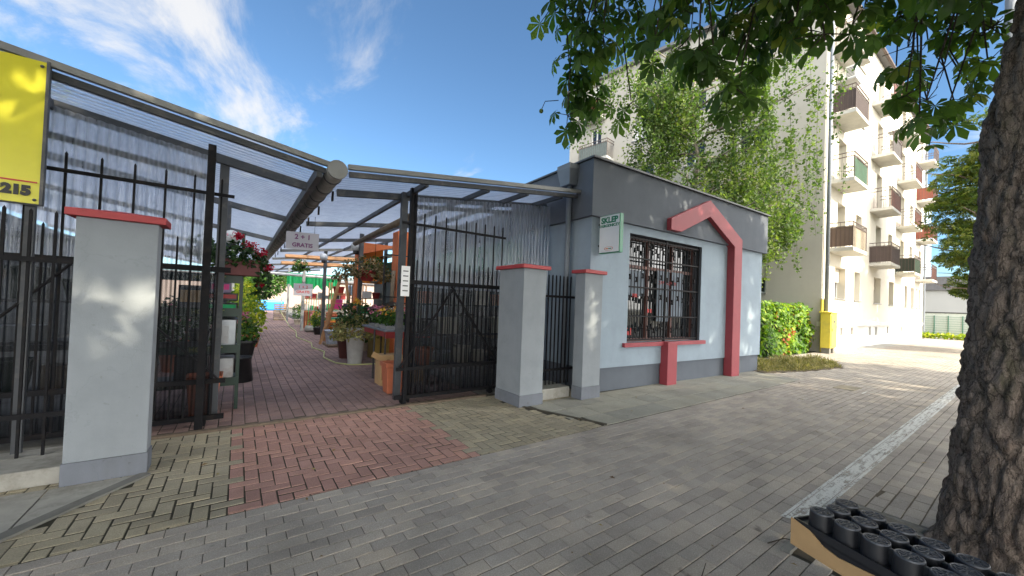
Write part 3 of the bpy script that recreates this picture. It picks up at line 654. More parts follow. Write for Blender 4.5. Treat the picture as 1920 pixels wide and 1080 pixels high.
# ------------------------------------------------------------------ garden shop building (own frame)
SX, SY, SA = 4.90, 4.536, -.0430
def shop_m(): return Matrix.Translation((SX, SY, 0)) @ Matrix.Rotation(SA, 4, 'Z')
t = thing('garden_shop', 'single-storey grey garden shop with red gable outline and barred window', 'shop building', (SX, SY, 0), rz=SA)
W = 6.20; D = 9.0
def sp(name, mb, mat, bevel=0, parent=None, label=None, smooth=False): return part(name, mb, mat, parent or t, local=True, bevel=bevel, label=label, smooth=smooth)
wx0, wx1, wz0, wz1 = 1.0, 3.40, .85, 2.91
mb = MB()
mb.box(0, wx0, 0, .3, .42, 3.06); mb.box(wx1, W, 0, .3, .42, 3.06); mb.box(wx0, wx1, .001, .3, .42, wz0); mb.box(wx0, wx1, .001, .3, wz1, 3.06)
mb.box(0, .3, .301, D, .42, 3.06); mb.box(W - .3, W, .301, D, .42, 3.06)
sp('wall', mb, m_wall)
sp('plinth', MB().box(.03, W - .03, .035, D, 0, .42), m_dkpl)
sp('fascia', MB().box(-.07, W + .12, -.07, D, 3.06, 4.04), m_dkpl, .006)
sp('roof_edge', MB().box(-.11, W + .16, -.12, D, 4.043, 4.075), m_dktrim)
# red gable outline with its tall leg, sill and stub
G = [(2.01, 3.09), (2.36, 3.09), (3.40, 3.56), (4.47, 3.02), (4.47, 0.0), (4.82, 0), (4.82, 3.22), (3.40, 3.92), (2.01, 3.32)]
sp('gable_outline', MB().prism(G, -.17, .02), m_redp, .008)
sp('window_sill', MB().box(.88, 3.55, -.06, .02, .775, .852), m_redp, .004)
sp('sill_post', MB().box(2.04, 2.35, -.16, .02, 0, .856), m_redp, .006)
wn = sp('window', MB().box(wx0, wx1, .24, .26, wz0, wz1), m_glass)
fr = MB()
for x in (wx0, wx0 + .77, wx0 + 1.57, wx1 - .07): fr.box(x, x + .07, .19, .235, wz0, wz1)
for z in (wz0, wz1 - .07, wz1 - .62): fr.box(wx0, wx1, .185, .238, z, z + .06)
part('frame', fr, basic('brown_window_frame', (.13, .05, .04), .5), wn, local=True)
part('reveal', MB().box(wx1 - .004, wx1 + .002, .002, .2, wz0, wz1).box(wx0, wx1, .002, .2, wz1 - .004, wz1 - .001), m_dkpl, wn, local=True)
part('poster', MB().box(1.06, 1.7, .178, .182, 1.75, 2.25).box(2.1, 2.5, .178, .182, 1.25, 2.3).box(2.6, 3.0, .178, .182, 1.35, 2.3), basic('white_poster', (.16, .20, .25), .6), wn, local=True)
part('red_notices', MB().box(1.34, 1.5, .174, .179, 1.72, 1.79).box(1.8, 1.94, .174, .179, 1.42, 1.5).box(1.03, 1.33, .174, .179, .98, 1.12), basic('red_card', (.5, .03, .03), .5), wn, local=True)
for (s_, x_, z_, sz_) in (('A L A N D A', 1.45, 2.02, .13), ('S', 2.3, 1.62, .14), ('D', 2.8, 1.62, .14)): pass
o = text('ZAPRASZAMY', .10, m_redtxt, wn, (0, 0, 0), (math.pi / 2, 0, 0)); o.location = (2.45, .176, 2.05)
# barred grille with crossed ornaments
gr = sp('window_grille', MB().box(wx0 + .01, wx0 + .04, .05, .07, wz0, wz1), m_iron)
bars = MB()
for k in range(25):
    x = wx0 + .05 + k * (wx1 - wx0 - .1) / 24; bars.box(x - .006, x + .006, .056, .068, wz0 + .04, wz1 - .03)
part('bars', bars, m_iron, gr, local=True)
rl = MB()
for z in (wz0 + .05, wz0 + .50, wz0 + 1.06, wz0 + 1.62, wz1 - .06): rl.box(wx0, wx1, .048, .074, z - .014, z + .014)
rl.box((wx0 + wx1) / 2 - .02, (wx0 + wx1) / 2 + .02, .044, .078, wz0, wz1); rl.box(wx1 - .04, wx1 - .01, .05, .07, wz0, wz1)
part('rails', rl, m_iron, gr, local=True)
for k in range(24):
    if k % 2 and k != 7: continue
    x = wx0 + .10 + k * (wx1 - wx0 - .1) / 24
    for z in (wz0 + .27, wz0 + .85, wz0 + 1.25, wz0 + 1.85):
        z += .05 * math.sin(k * 2.1); xo = MB()
        for sgn in (-1, 1): xo.beam((x - .026, .052, z - sgn * .05), (x + .026, .052, z + sgn * .05), .012, .026, (0, 1, 0))
        part('crossed_ornament', xo, m_iron, gr, local=True)
hp = sp('rain_hopper', MB().add([(-.30, .28, 3.93), (-.06, .28, 3.93), (-.06, .62, 3.93), (-.30, .62, 3.93), (-.25, .33, 3.66), (-.08, .33, 3.66), (-.08, .57, 3.66), (-.25, .57, 3.66), (-.30, .28, 4.02), (-.06, .28, 4.02), (-.06, .62, 4.02), (-.30, .62, 4.02)],
        [(0, 4, 5, 1), (1, 5, 6, 2), (2, 6, 7, 3), (3, 7, 4, 0), (4, 7, 6, 5), (8, 9, 10, 11), (0, 1, 9, 8), (1, 2, 10, 9), (2, 3, 11, 10), (3, 0, 8, 11)]), m_hopper)
sp('downpipe', MB().path([(-.14, .45, 3.66), (-.14, .45, .05)], .05, 14), m_hopper, smooth=True)
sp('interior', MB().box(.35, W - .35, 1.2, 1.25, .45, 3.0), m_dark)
# projecting sign
t = thing('shop_sign', 'double-sided white shop sign with green letters SKLEP OGRODNICZY', 'sign', (5.09, 4.27, 2.42))
part('box', MB().box(5.05, 5.14, 4.05, 4.49, 2.42, 3.07), m_green, t, bevel=.006)
part('face', MB().box(5.043, 5.049, 4.062, 4.478, 2.435, 3.058), m_signw, t)
part('face', MB().box(5.141, 5.147, 4.062, 4.478, 2.435, 3.058), m_signw, t)
RL = (math.pi / 2, 0, -math.pi / 2)
text('SKLEP', .135, m_green, t, (5.042, 4.27, 2.975), RL, bold=.006)
text('OGRODNICZY', .062, m_green, t, (5.042, 4.27, 2.885), RL, bold=.003)
def oval(cy, cz, a, b_, w_, x):
    mb = MB(); n = 28
    vs = [(x, cy + r * a * math.cos(2 * math.pi * k / n), cz + r * b_ * math.sin(2 * math.pi * k / n)) for r in (1, 1 - w_) for k in range(n)]
    mb.add(vs, [(k, (k + 1) % n, n + (k + 1) % n, n + k) for k in range(n)]); return mb
part('logo_ring', oval(4.27, 2.495, .095, .034, .12, 5.0415), m_ocol, t)
part('logo_bar', MB().box(5.0405, 5.0418, 4.28, 4.33, 2.486, 2.502), m_ocol2, t); part('logo_bar', MB().box(5.0405, 5.0418, 4.21, 4.275, 2.486, 2.502), m_green, t)
for z in (2.55, 2.92): part('bracket', MB().box(5.07, 5.12, 4.48, 4.56, z, z + .03), m_iron, t)
# white notice on gate post
t = thing('paper_notice', 'white paper notice fixed to the grey post beside the gate leaf', 'notice', (1.93, 5.3, 1.55))
part('sheet', MB().box(1.86, 1.985, 5.285, 5.29, 1.55, 1.98), m_signw, t)
for k in range(5): part('print_line', MB().box(1.885, 1.96, 5.281, 5.2845, 1.62 + k * .07, 1.635 + k * .07), m_steel, t)
# ------------------------------------------------------------------ inside the market
def globe_lamp(x, y, z, label):
    t = thing('globe_lamp', label, 'lamp', (x, y, z), 'white globe lamps under the market roof')
    part('globe', MB().ball(x, y, z, .125), m_globe, t, smooth=True); part('holder', MB().lathe([(.06, -.20), (.075, -.17), (.07, -.11)], x, y, z, 12), m_blk, t)
    part('arm', MB().path([(x, y, z - .19), (x + .10, y, z - .2), (x + .10, y, z + .0)], .012, 6), m_blk, t)
globe_lamp(-.13, 8.0, 2.44, 'white globe lamp above the geranium at the left of the aisle')
globe_lamp(2.33, 9.95, 2.78, 'white globe lamp on the post above the hanging basket')
globe_lamp(2.30, 14.2, 2.84, 'white globe lamp on the leaning grey post deep in the aisle')
globe_lamp(2.1, 18.2, 2.9, 'white globe lamp over the further paper sign post')
# posts of the canopy
for x, y, w_, mt, lab in [(-.20, 8.3, .09, m_steel, 'grey post under the left roof by the plant shelves'), (-.2, 14, .09, m_lsteel, 'pale post under the left roof half way down the aisle'), (2.42, 9.8, .09, m_steel, 'dark grey post carrying the hanging basket'),
                          (2.42, 14.6, .10, m_steel, 'grey post deep in the aisle behind the wooden ladder'), (2.26, 18.5, .11, m_lsteel, 'pale post carrying the further paper sign'), (-.2, 21, .09, m_lsteel, 'pale post under the left roof far down the aisle'), (2.3, 25, .1, m_lsteel, 'far pale post on the right of the aisle'), (3.7, 12, .09, m_steel, 'grey post in front of the orange panels')]:
    post(lab, x, y, (zl(x) if x < .8 else zr(x)) - .12, w_, mt, 'posts holding up the market roof', 'canopy_post')
def board(label, x, y, z0, z1, w_, lines, rz=0):
    t = thing('paper_sign', label, 'sign', (x, y, z0)); m = Matrix.Translation((x, y, 0)) @ Matrix.Rotation(rz, 4, 'Z')
    part('sheet', MB().box(-w_ / 2, w_ / 2, -.004, .004, z0, z1, m), m_paper, t)
    for s, z, h, mt in lines:
        o = text(s, h, mt, t, (x, y, z), (math.pi / 2, 0, rz), bold=.003); o.location += (m.to_3x3() @ Vector((0, -.007, 0)))
    return t
t = board('hanging white board reading 2 + 1 GRATIS under the gutter pipe', .87, 7.5, 2.30, 2.60, .50, [('2 + 1', 2.515, .115, m_pur), ('GRATIS', 2.375, .095, m_pur)], -.15)
for x in (.7, 1.05): part('wire', MB().path([(x, 7.5, 2.6), (x, 7.5, 2.9)], .004, 4), m_iron, t)
board('white board reading 1 + 2 GRATIS on the pale post deep in the aisle', 2.24, 18.42, 1.50, 2.02, .72, [('1 + 2', 1.87, .17, m_redtxt), ('GRATIS', 1.66, .15, m_redtxt)], -.2)
def pot(mb, x, y, z, r0, r1, h, n=20, sq=0): return mb.lathe([(r0 * .98, 0), (r0, .01), (r1, h - .04), (r1 * 1.07, h - .035), (r1 * 1.07, h), (r1 * .97, h), (r1 * .92, h - .04), (.001, h - .05)], x, y, z, n, sq)
def potted(name, label, cat, x, y, z, r0, r1, h, pm, leaves, flowers=None, group=None, sq=0, seed=1):
    """leaves: (material, centre height, radii, count, size, droop)"""
    t = thing(name, label, cat, (x, y, z), group)
    part('pot', pot(MB(), x, y, z, r0, r1, h, 20, sq), pm, t, smooth=not sq)
    for i, (mt, ch, r, n, s, dr) in enumerate(leaves): clump('leaves', mt, t, (x, y, z + ch), r, n, s, seed + i * 7, droop=dr, tilt=.9)
    if flowers:
        for i, (mt, ch, r, n, s) in enumerate(flowers): clump('flowers', mt, t, (x, y, z + ch), r, n, s, seed + 50 + i, tilt=1.2)
    return t
potted('planter', 'tall white pot of variegated foliage right of the aisle', 'planter', 2.22, 9.15, 0, .15, .22, .80, basic('white_textured_pot', (.55, .55, .53), .5, bmp=.6, bscale=60),
       [(f_varie, .86, (.56, .5, .26), 900, .085, .22), (f_dkgr, 1.12, (.42, .4, .30), 420, .09, 0)], [(f_ofl, 1.42, (.10, .08, .08), 50, .06), (f_wfl, 1.2, (.4, .3, .2), 16, .05)], seed=3)
potted('planter', 'dark brown pot half hidden behind the tall white pot', 'planter', 2.25, 10.1, 0, .17, .25, .62, basic('dark_brown_pot', (.09, .03, .025), .5), [(f_dkgr, .8, (.35, .35, .3), 300, .1, 0)], seed=9)
t = thing('hanging_basket', 'bronze-leaved trailing plant in a maroon basket on the grey post', 'hanging plant', (2.45, 9.5, 1.95))
part('basket', pot(MB(), 2.5, 9.5, 1.92, .13, .20, .24), m_mred, t, smooth=True); clump('leaves', f_copp, t, (2.45, 9.5, 2.26), (.75, .45, .24), 950, .085, 12, droop=.34)
t = thing('flower_box', 'maroon box of red geraniums on top of the green shelf rack', 'flower box', (-.05, 6.15, 1.72))
part('box', MB().box(-.22, .22, 6.02, 6.22, 1.73, 1.94), basic('maroon_box', (.14, .04, .04), .6), t, bevel=.01)
clump('leaves', f_dkgr, t, (-.02, 6.1, 2.02), (.34, .22, .16), 420, .07, 5, droop=.15); clump('leaves', f_dkgr, t, (.26, 6.1, 1.72), (.10, .12, .32), 200, .07, 6)
for i, (dx, dz, r) in enumerate(((.10, 2.13, .085), (.22, 2.06, .075), (.30, 1.86, .06), (-.02, 2.24, .045), (.24, 1.62, .035))): clump('flower_head', f_rfl, t, (dx, 6.06, dz), (r, r, r * .8), 120, .035, 20 + i, tilt=1)
clump('flower_head', f_pfl, t, (-.14, 6.1, 2.26), (.12, .1, .06), 30, .03, 30, tilt=1)
# green shelf rack with goods
t = thing('shelf_rack', 'dark green metal shelf rack lettered HOLTIVIT at the left of the gateway', 'shelf rack', (-.4, 6.3, 0))
for x, y in ((.03, 6.12), (.03, 6.62), (-1.0, 6.12), (-1.0, 6.62)): part('upright', MB().box(x - .02, x + .02, y - .02, y + .02, 0, 2.36 if y > 6.5 else 1.68), m_greend, t)
for z in (.38, .80, 1.27, 1.70):
    part('shelf', MB().box(-1.0, .03, 6.1, 6.64, z - .03, z), m_greend, t); lp = part('lip', MB().box(-1.0, .035, 6.085, 6.098, z - .07, z + .035), m_greend, t)
    text('HOLTIVIT', .075, basic('worn_yellow_lettering', (.16, .17, .05), .6), lp, (-.30, 6.084, z - .018), (math.pi / 2, 0, 0), bold=.003, ext=.001)
def goods(name, label, cat, x0, x1, y0, y1, z0, z1, mat, extra=None, group=None):
    t = thing(name, label, cat, ((x0 + x1) / 2, (y0 + y1) / 2, z0), group); part('body', MB().box(x0, x1, y0, y1, z0, z1), mat, t, bevel=.008)
    if extra: part('label', MB().box(x0 + .02, x1 - .02, y0 - .004, y0 - .001, z0 + (z1 - z0) * .3, z0 + (z1 - z0) * .8), extra, t)
    return t
t = thing('lantern', 'galvanised metal lantern on the third shelf of the green rack', 'lantern', (-.12, 6.3, .80))
part('body', MB().box(-.24, -.0, 6.15, 6.4, .81, 1.16), m_silver, t, bevel=.01); part('glass', MB().box(-.17, -.08, 6.144, 6.149, .85, 1.08), m_lsteel, t); part('roof', MB().lathe([(.15, 0), (.05, .06), (.02, .09)], -.12, 6.28, 1.16, 4), m_silver, t)
goods('seed_tray', 'black seed tray with red label on the second shelf', 'tray', -.32, .0, 6.14, 6.4, 1.40, 1.50, m_blk, m_mred)
goods('seed_tray', 'green labelled tray directly beneath the red labelled tray', 'tray', -.32, .0, 6.14, 6.4, 1.275, 1.37, m_blk, m_net)
goods('carton', 'purple printed carton on top of the red labelled tray', 'carton', -.30, -.08, 6.16, 6.4, 1.50, 1.64, basic('lilac_carton', (.25, .20, .32), .6), m_pink)
t = thing('watering_can', 'black plastic bucket with a handle left of the lantern', 'bucket', (-.38, 6.3, .8)); part('bucket', pot(MB(), -.38, 6.3, .81, .08, .11, .22), m_blk, t, smooth=True); part('handle', MB().path([(-.48, 6.3, 1.02), (-.44, 6.3, 1.12), (-.38, 6.3, 1.15), (-.32, 6.3, 1.12), (-.28, 6.3, 1.02)], .006, 6), m_silver, t)
goods('sack', 'white and grey sack on the lowest shelf of the green rack', 'sack', -.22, -.01, 6.13, 6.45, .39, .66, m_lsteel)
goods('carton', 'dark carton at the back of the lowest shelf', 'carton', -.6, -.28, 6.15, 6.45, .39, .70, m_blk)
goods('carton', 'grey carton behind the lilac carton on the second shelf', 'carton', -.6, -.36, 6.2, 6.5, 1.28, 1.58, m_steel, m_card)
def sq_planter(x, y, label, w_=.15, h=.50):
    t = thing('square_planter', label, 'planter', (x, y, 0), 'square terracotta planters at the gateway')
    vs = []; a, b = w_ * .78, w_
    for s, z in ((a, .02), (b, h - .07), (b * 1.12, h - .07), (b * 1.15, h), (b * 1.0, h), (b * .95, h - .12)): vs += [(x - s, y - s, z), (x + s, y - s, z), (x + s, y + s, z), (x - s, y + s, z)]
    fs = [(i * 4 + k, i * 4 + (k + 1) % 4, i * 4 + 4 + (k + 1) % 4, i * 4 + 4 + k) for i in range(5) for k in range(4)] + [(3, 2, 1, 0), (20, 21, 22, 23)]
    part('body', MB().add(vs, fs), m_terra, t, bevel=.008); part('sticker', MB().box(x - .03, x + .0, y - w_ * .97, y - w_ * .9, h * .38, h * .55), m_white, t); return t
sq_planter(-.29, 5.92, 'terracotta square planter at the foot of the left gateway post', .155)
sq_planter(2.06, 6.05, 'terracotta square planter at the foot of the right gateway post', .145)
t = thing('cardboard_carton', 'printed cardboard carton standing behind the right terracotta planter', 'carton', (2.2, 6.75, 0)); part('body', MB().box(2.04, 2.42, 6.62, 6.95, 0, .52), m_card, t, bevel=.004)
part('flap', MB().beam((2.04, 6.62, .52), (1.99, 6.60, .44), .3, .004, (0, 1, 0)), m_card, t); part('print', MB().path([(2.16, 6.612, .40), (2.16, 6.619, .40)], .05, 14), m_carde, t); part('print', MB().box(2.06, 2.10, 6.612, 6.619, .1, .28), m_carde, t)
goods('cardboard_carton', 'plain cardboard carton further under the flower table', 'carton', 2.5, 2.85, 6.7, 7.0, 0, .40, m_card)
# flower table
t = thing('flower_table', 'grey-topped folding table with flower trays by the right gate post', 'table', (2.6, 7.4, 0))
part('tabletop', MB().box(2.10, 3.05, 6.7, 8.2, .92, .955), m_hopper, t, bevel=.006); part('apron', MB().box(2.14, 3.0, 6.76, 6.79, .80, .915), m_mred, t); part('apron', MB().box(2.14, 2.17, 6.79, 8.15, .82, .915), m_mred, t)
for x, y in ((2.15, 6.78), (2.98, 6.78), (2.12, 7.35), (2.98, 8.12)): part('leg', MB().path([(x, y, 0), (x, y, .92)], .018, 8), m_blk, t)
for i, (x, y, fm, lab) in enumerate([(2.28, 6.95, f_ofl, 'flower tray with orange and yellow blooms at the near table corner'), (2.62, 6.95, f_pfl, 'flower tray with pink blooms beside the orange bloom tray'), (2.25, 7.5, f_pfl, 'flower tray with trailing pink blooms at the table edge'), (2.7, 7.6, f_wfl, 'flower tray with pale blooms at the back of the table')]):
    tt = thing('flower_tray', lab, 'flower tray', (x, y, .956), 'trays of bedding flowers on the table')
    part('tray', MB().add([(x - .13, y - .18, .958), (x + .13, y - .18, .958), (x + .13, y + .18, .958), (x - .13, y + .18, .958), (x - .15, y - .2, 1.02), (x + .15, y - .2, 1.02), (x + .15, y + .2, 1.02), (x - .15, y + .2, 1.02)], [(3, 2, 1, 0), (0, 1, 5, 4), (1, 2, 6, 5), (2, 3, 7, 6), (3, 0, 4, 7)]), basic('grey_tray', (.35, .36, .37), .5), tt)
    clump('leaves', f_green, tt, (x, y, 1.15), (.17, .2, .14), 420, .055, 60 + i, tilt=.9, shell=0); clump('flowers', fm, tt, (x - .03, y, 1.28), (.19, .22, .11), 70, .05, 70 + i, tilt=1)
t = thing('plant_stand', 'tall thin black metal frame behind the flower table', 'frame', (2.9, 9.0, 0))
for x in (2.75, 3.7): part('upright', MB().box(x - .015, x + .015, 8.98, 9.01, 0, 2.55), m_blk, t)
for z in (1.55, 2.55): part('crossbar', MB().box(2.735, 3.715, 8.975, 9.015, z - .012, z + .012), m_blk, t)
t = thing('folding_table', 'black folding tray table with crossed legs behind the flower table', 'table', (2.7, 8.7, 0)); part('tabletop', MB().beam((2.35, 8.6, 1.27), (3.1, 8.9, 1.42), .5, .02), m_blk, t)
for a, b in (((2.4, 8.5, .9), (3.0, 8.9, 1.4)), ((3.05, 8.5, .9), (2.5, 8.9, 1.3))): part('leg', MB().path([a, b], .01, 6), m_blk, t)
goods('yellow_barrel', 'ochre plastic tub in the shade behind the flower table', 'tub', 2.75, 3.25, 9.6, 10.1, 0, .75, basic('ochre_plastic', (.28, .19, .04), .6, var=.2))
# orange wall pieces and green shed
t = thing('orange_doorway', 'bright orange rendered doorway panel with round opening right of the aisle', 'doorway', (3.1, 11.8, 0))
part('panel', MB().box(2.78, 2.93, 11.7, 12.0, 0, 3.1), m_ocol, t); part('panel', MB().box(2.93, 3.55, 11.75, 11.95, 1.95, 3.1), m_ocol2, t); part('round_wreath', MB().path([(3.30 + .17 * math.cos(a / 10 * 6.283), 11.72, 2.18 + .2 * math.sin(a / 10 * 6.283)) for a in range(11)], .035, 6), m_gwood, t)
part('flared_head', MB().add([(2.78, 11.4, 2.75), (3.9, 11.4, 3.1), (3.9, 11.7, 3.1), (2.78, 11.7, 2.75), (2.78, 11.4, 3.1), (2.78, 11.7, 3.1)], [(0, 1, 2, 3), (0, 4, 1), (3, 2, 5), (0, 3, 5, 4)]), m_ocol, t)
solo('orange_pillar', MB().box(3.15, 3.45, 9.3, 9.7, 0, 3.2), m_ocol, 'plain orange rendered pillar behind the paper notice', 'pillar', bevel=.01)
solo('log_post', MB().path([(3.03, 9.25, 1.2), (3.06, 9.25, 2.2)], .05, 10), m_gwood, 'rough wooden log leaning on the orange pillar', 'log', smooth=True)
t = thing('green_shed', 'green clad shed with pale awning behind the clear sheets', 'shed', (4.2, 13, 0)); part('wall', MB().box(3.95, 4.1, 9.9, 14, 0, 2.5), basic('shed_grey', (.10, .12, .12), .7), t); part('fascia', MB().box(3.7, 3.94, 9.9, 14, 2.2, 2.62), m_greenw, t); part('awning', MB().add([(3.3, 9.9, 2.72), (4.3, 9.9, 2.95), (4.3, 14, 2.95), (3.3, 14, 2.72)], [(0, 1, 2, 3)]), m_lsteel, t)
t = thing('side_shed', 'green painted lean-to stall along the shop wall behind the sheets', 'stall', (4.6, 8, 0)); part('fascia', MB().box(4.35, 4.75, 6.3, 9.6, 2.2, 2.75), m_greenw, t); part('counter', MB().box(4.1, 4.75, 6.3, 9.6, .8, .86), m_gwood, t); part('back', MB().box(4.74, 4.78, 6.3, 9.6, 0, 2.2), m_steel, t)
# deep shelves with coloured goods
def shelf(label, x0, x1, y0, y1, zs, cols, mat, seed, fill=1.0, pots=True, gsz=(.12, .3)):
    t = thing('display_shelf', label, 'shelf', ((x0 + x1) / 2, (y0 + y1) / 2, 0))
    for x in (x0, x1): part('upright', MB().box(x - .02, x + .02, y0, y0 + .04, 0, zs[-1] + .45), mat, t); part('upright', MB().box(x - .02, x + .02, y1 - .04, y1, 0, zs[-1] + .45), mat, t)
    for z in zs: part('board', MB().box(x0, x1, y0, y1, z - .03, z), mat, t)
    r_ = random.Random(seed); names = {}
    for zi, z in enumerate(zs):
        x = x0 + .08; k = 0
        while x < x1 - .12:
            w_ = r_.uniform(*gsz) * .5; h = r_.uniform(.16, .38); cn, cm = cols[r_.randrange(len(cols))]; yc = (y0 + y1) / 2
            xc = x + w_
            if r_.random() < fill and xc + w_ < x1:
                nth = ('first', 'second', 'third', 'fourth', 'fifth', 'sixth', 'seventh', 'eighth', 'ninth', 'tenth', 'eleventh', 'twelfth')[min(k, 11)]
                lv = ('lowest', 'second', 'third', 'fourth', 'top')[zi] if zi < len(zs) - 1 else 'top'
                pd = pots and r_.random() < .75; lab = '%s %s, %s from the left on the %s board of the %s' % (cn, 'pot' if pd else 'carton', nth, lv, label.split(' shelf')[0] + ' shelf')
                if pd: solo('plant_pot', pot(MB(), xc, yc, z, w_ * .75, w_ * .95, h, 14), cm, ' '.join(lab.split()[:16]), 'pot', group='pots on the ' + label.split(' shelf')[0] + ' shelf', smooth=True)
                else: solo('carton', MB().box(xc - w_ * .9, xc + w_ * .9, yc - .12, yc + .12, z, z + h), cm, ' '.join(lab.split()[:16]), 'carton', group='cartons on the ' + label.split(' shelf')[0] + ' shelf')
                k += 1
            x += 2 * w_ + .03
C1 = [('pink', m_pink), ('orange', m_ocol), ('purple', m_purp), ('yellow', m_yel), ('red', m_mred), ('terracotta', m_terra), ('pale blue', m_lblue)]
C2 = [('cream', m_cream), ('red', m_mred), ('white', m_white), ('dark', m_blk), ('brown', m_gwood), ('green', m_net), ('silver', m_silver)]
shelf('bright pot shelf unit behind the wooden ladder', 2.85, 4.1, 15.6, 16.1, (.45, 1.05, 1.6), C1, m_wood, 4, gsz=(.32, .5))
shelf('mixed goods shelf unit beyond the pale post', 2.5, 4.4, 20.2, 20.6, (.3, .85, 1.4), C2, m_lsteel, 6, pots=False, gsz=(.15, .3))
shelf('sundries shelf unit beyond the orange doorway', 3.0, 4.5, 13.0, 13.4, (.5, 1.0, 1.5), C2, m_gwood, 8, gsz=(.2, .34))
shelf('black goods shelf unit behind the right gate leaf', 2.5, 4.6, 6.3, 6.7, (.35, .9, 1.45), [('dark', m_blk), ('cream', m_cream), ('orange', m_terra), ('silver', m_silver)], m_steel, 12, gsz=(.3, .42))
shelf('low goods shelf unit behind the left gate leaf', -3.6, -1.2, 6.3, 6.7, (.35, .9, 1.35), [('dark', m_blk), ('brown', m_gwood), ('green', m_greend), ('silver', m_silver)], m_steel, 15, gsz=(.36, .5))
# ladder, bins, pots, hose
t = thing('step_ladder', 'wooden A-frame ladder standing right of the aisle', 'ladder', (2.6, 13.5, 0))
for x0, x1, y0, y1 in ((2.14, 2.72, 13.2, 13.45), (3.1, 2.86, 13.2, 13.45), (2.4, 2.74, 14.1, 13.5), (3.3, 2.88, 14.1, 13.5)): part('rail', MB().beam((x0, y0, 0), (x1, y1, 2.25), .075, .035, (0, 1, 0)), m_wood, t)
for k in range(1, 7): f = k / 7; part('step', MB().box(2.14 + .58 * f, 3.1 - .24 * f, 13.2 + .25 * f - .03, 13.2 + .25 * f + .04, 2.25 * f, 2.25 * f + .025), m_wood, t)
potted('glazed_pot', 'white glazed pot with blue pattern on a pallet by the ladder', 'pot', 2.42, 12.6, .08, .20, .27, .42, basic('blue_white_glaze', (.42, .47, .56), .2, var=.35, scale=14), [], seed=1)
q = MB()
for k in range(6): q.box(2.2, 3.2, 12.2 + k * .16, 12.32 + k * .16, .055, .078)
for y in (12.25, 12.6, 13.0): q.box(2.2, 3.2, y, y + .07, 0, .055)
solo('pallet', q, m_gwood, 'low wooden pallet carrying the blue patterned pot', 'pallet')
potted('tall_pot', 'big terracotta coloured pot beyond the pale post', 'pot', 2.75, 20, 0, .24, .34, .8, m_terra, [])
potted('tall_pot', 'big orange pot behind the ladder', 'pot', 2.8, 15.0, 0, .2, .3, .62, m_ocol2, [])
solo('stone_roll', MB().path([(2.35, 17.8, .14), (2.75, 17.5, .14)], .14, 14), m_conc, 'pale rounded sack lying at the foot of the pale post', 'sack', smooth=True)
solo('garden_hose', MB().path([(4.0, 8.7, .02), (3.2, 8.8, .015), (2.5, 8.85, .015), (2.1, 8.9, .015), (1.85, 9.3, .015), (1.75, 10.2, .015), (1.95, 11.3, .015), (1.8, 12.3, .015), (1.95, 13.6, .015), (1.75, 15.5, .015), (2.0, 18, .02), (2.05, 21, .02), (1.9, 24, .6), (2.0, 25, 1.3)], .016, 6), m_hose, 'pale green garden hose winding along the right of the aisle', 'hose', smooth=True)
for i, (x, y, z0, c) in enumerate([(2.1, 26.6, 0, m_gwood), (2.1, 26.6, .33, m_gwood), (2.12, 26.6, .66, m_wood)]):
    q = MB()
    for k in range(3): q.box(x - .35, x + .35, y - .25, y - .235, z0 + .02 + k * .1, z0 + .09 + k * .1); q.box(x - .35, x - .335, y - .23, y + .25, z0 + .02 + k * .1, z0 + .09 + k * .1); q.box(x + .335, x + .35, y - .23, y + .25, z0 + .02 + k * .1, z0 + .09 + k * .1)
    q.box(x - .33, x + .33, y - .23, y + .25, z0, z0 + .015)
    solo('slatted_crate', q, c, ('bottom crate of the slatted crate stack deep in the aisle', 'middle crate of the slatted crate stack deep in the aisle', 'top crate of the slatted crate stack deep in the aisle')[i], 'crate', group='stacked slatted crates')
solo('paddling_pool', MB().box(.0, 3.6, 42, 44, 0, .95), m_bluev, 'blue tarpaulin covered stack at the far end of the aisle', 'tarpaulin', bevel=.15)
solo('wheelie_bin', MB().box(-.4, .45, 34.5, 35.3, 0, 1.35), basic('dark_green_bin', (.01, .05, .035), .5), 'dark green bin near the far end of the aisle', 'bin', bevel=.05)
t = thing('net_curtain', 'hanging bright green netting over the goods deep on the right', 'netting', (3.2, 22, 1.9)); q = MB()
vs = []; n_ = 40
for i in range(n_ + 1): x = 1.9 + 2.4 * i / n_; y = 21.6 + .1 * math.sin(i * 1.9); vs += [(x, y, 1.95 + .12 * math.sin(i * .9)), (x, y, 2.62)]
part('net', MB().add(vs, [(2 * i, 2 * i + 2, 2 * i + 3, 2 * i + 1) for i in range(n_)]), m_net, t)
for i, (y, z, lab) in enumerate([(15.5, 2.86, 'nearer bundle of rolled cane mats under the right roof'), (17.0, 2.72, 'further bundle of rolled cane mats under the right roof')]):
    q = MB()
    for k in range(4): q.path([(1.3, y + k * .1, z + .05 * (k % 2)), (4.5, y + k * .1, z + .08 * (k % 2) + .1)], .045, 8)
    solo('cane_mat', q, m_wood, lab, 'cane mat', group='cane mats stored under the roof')
solo('white_tube', MB().path([(-1.0, 19, 2.45), (4.4, 19, 2.35)], .06, 8), m_white, 'long white tube slung across the aisle under the roof', 'tube', smooth=True)
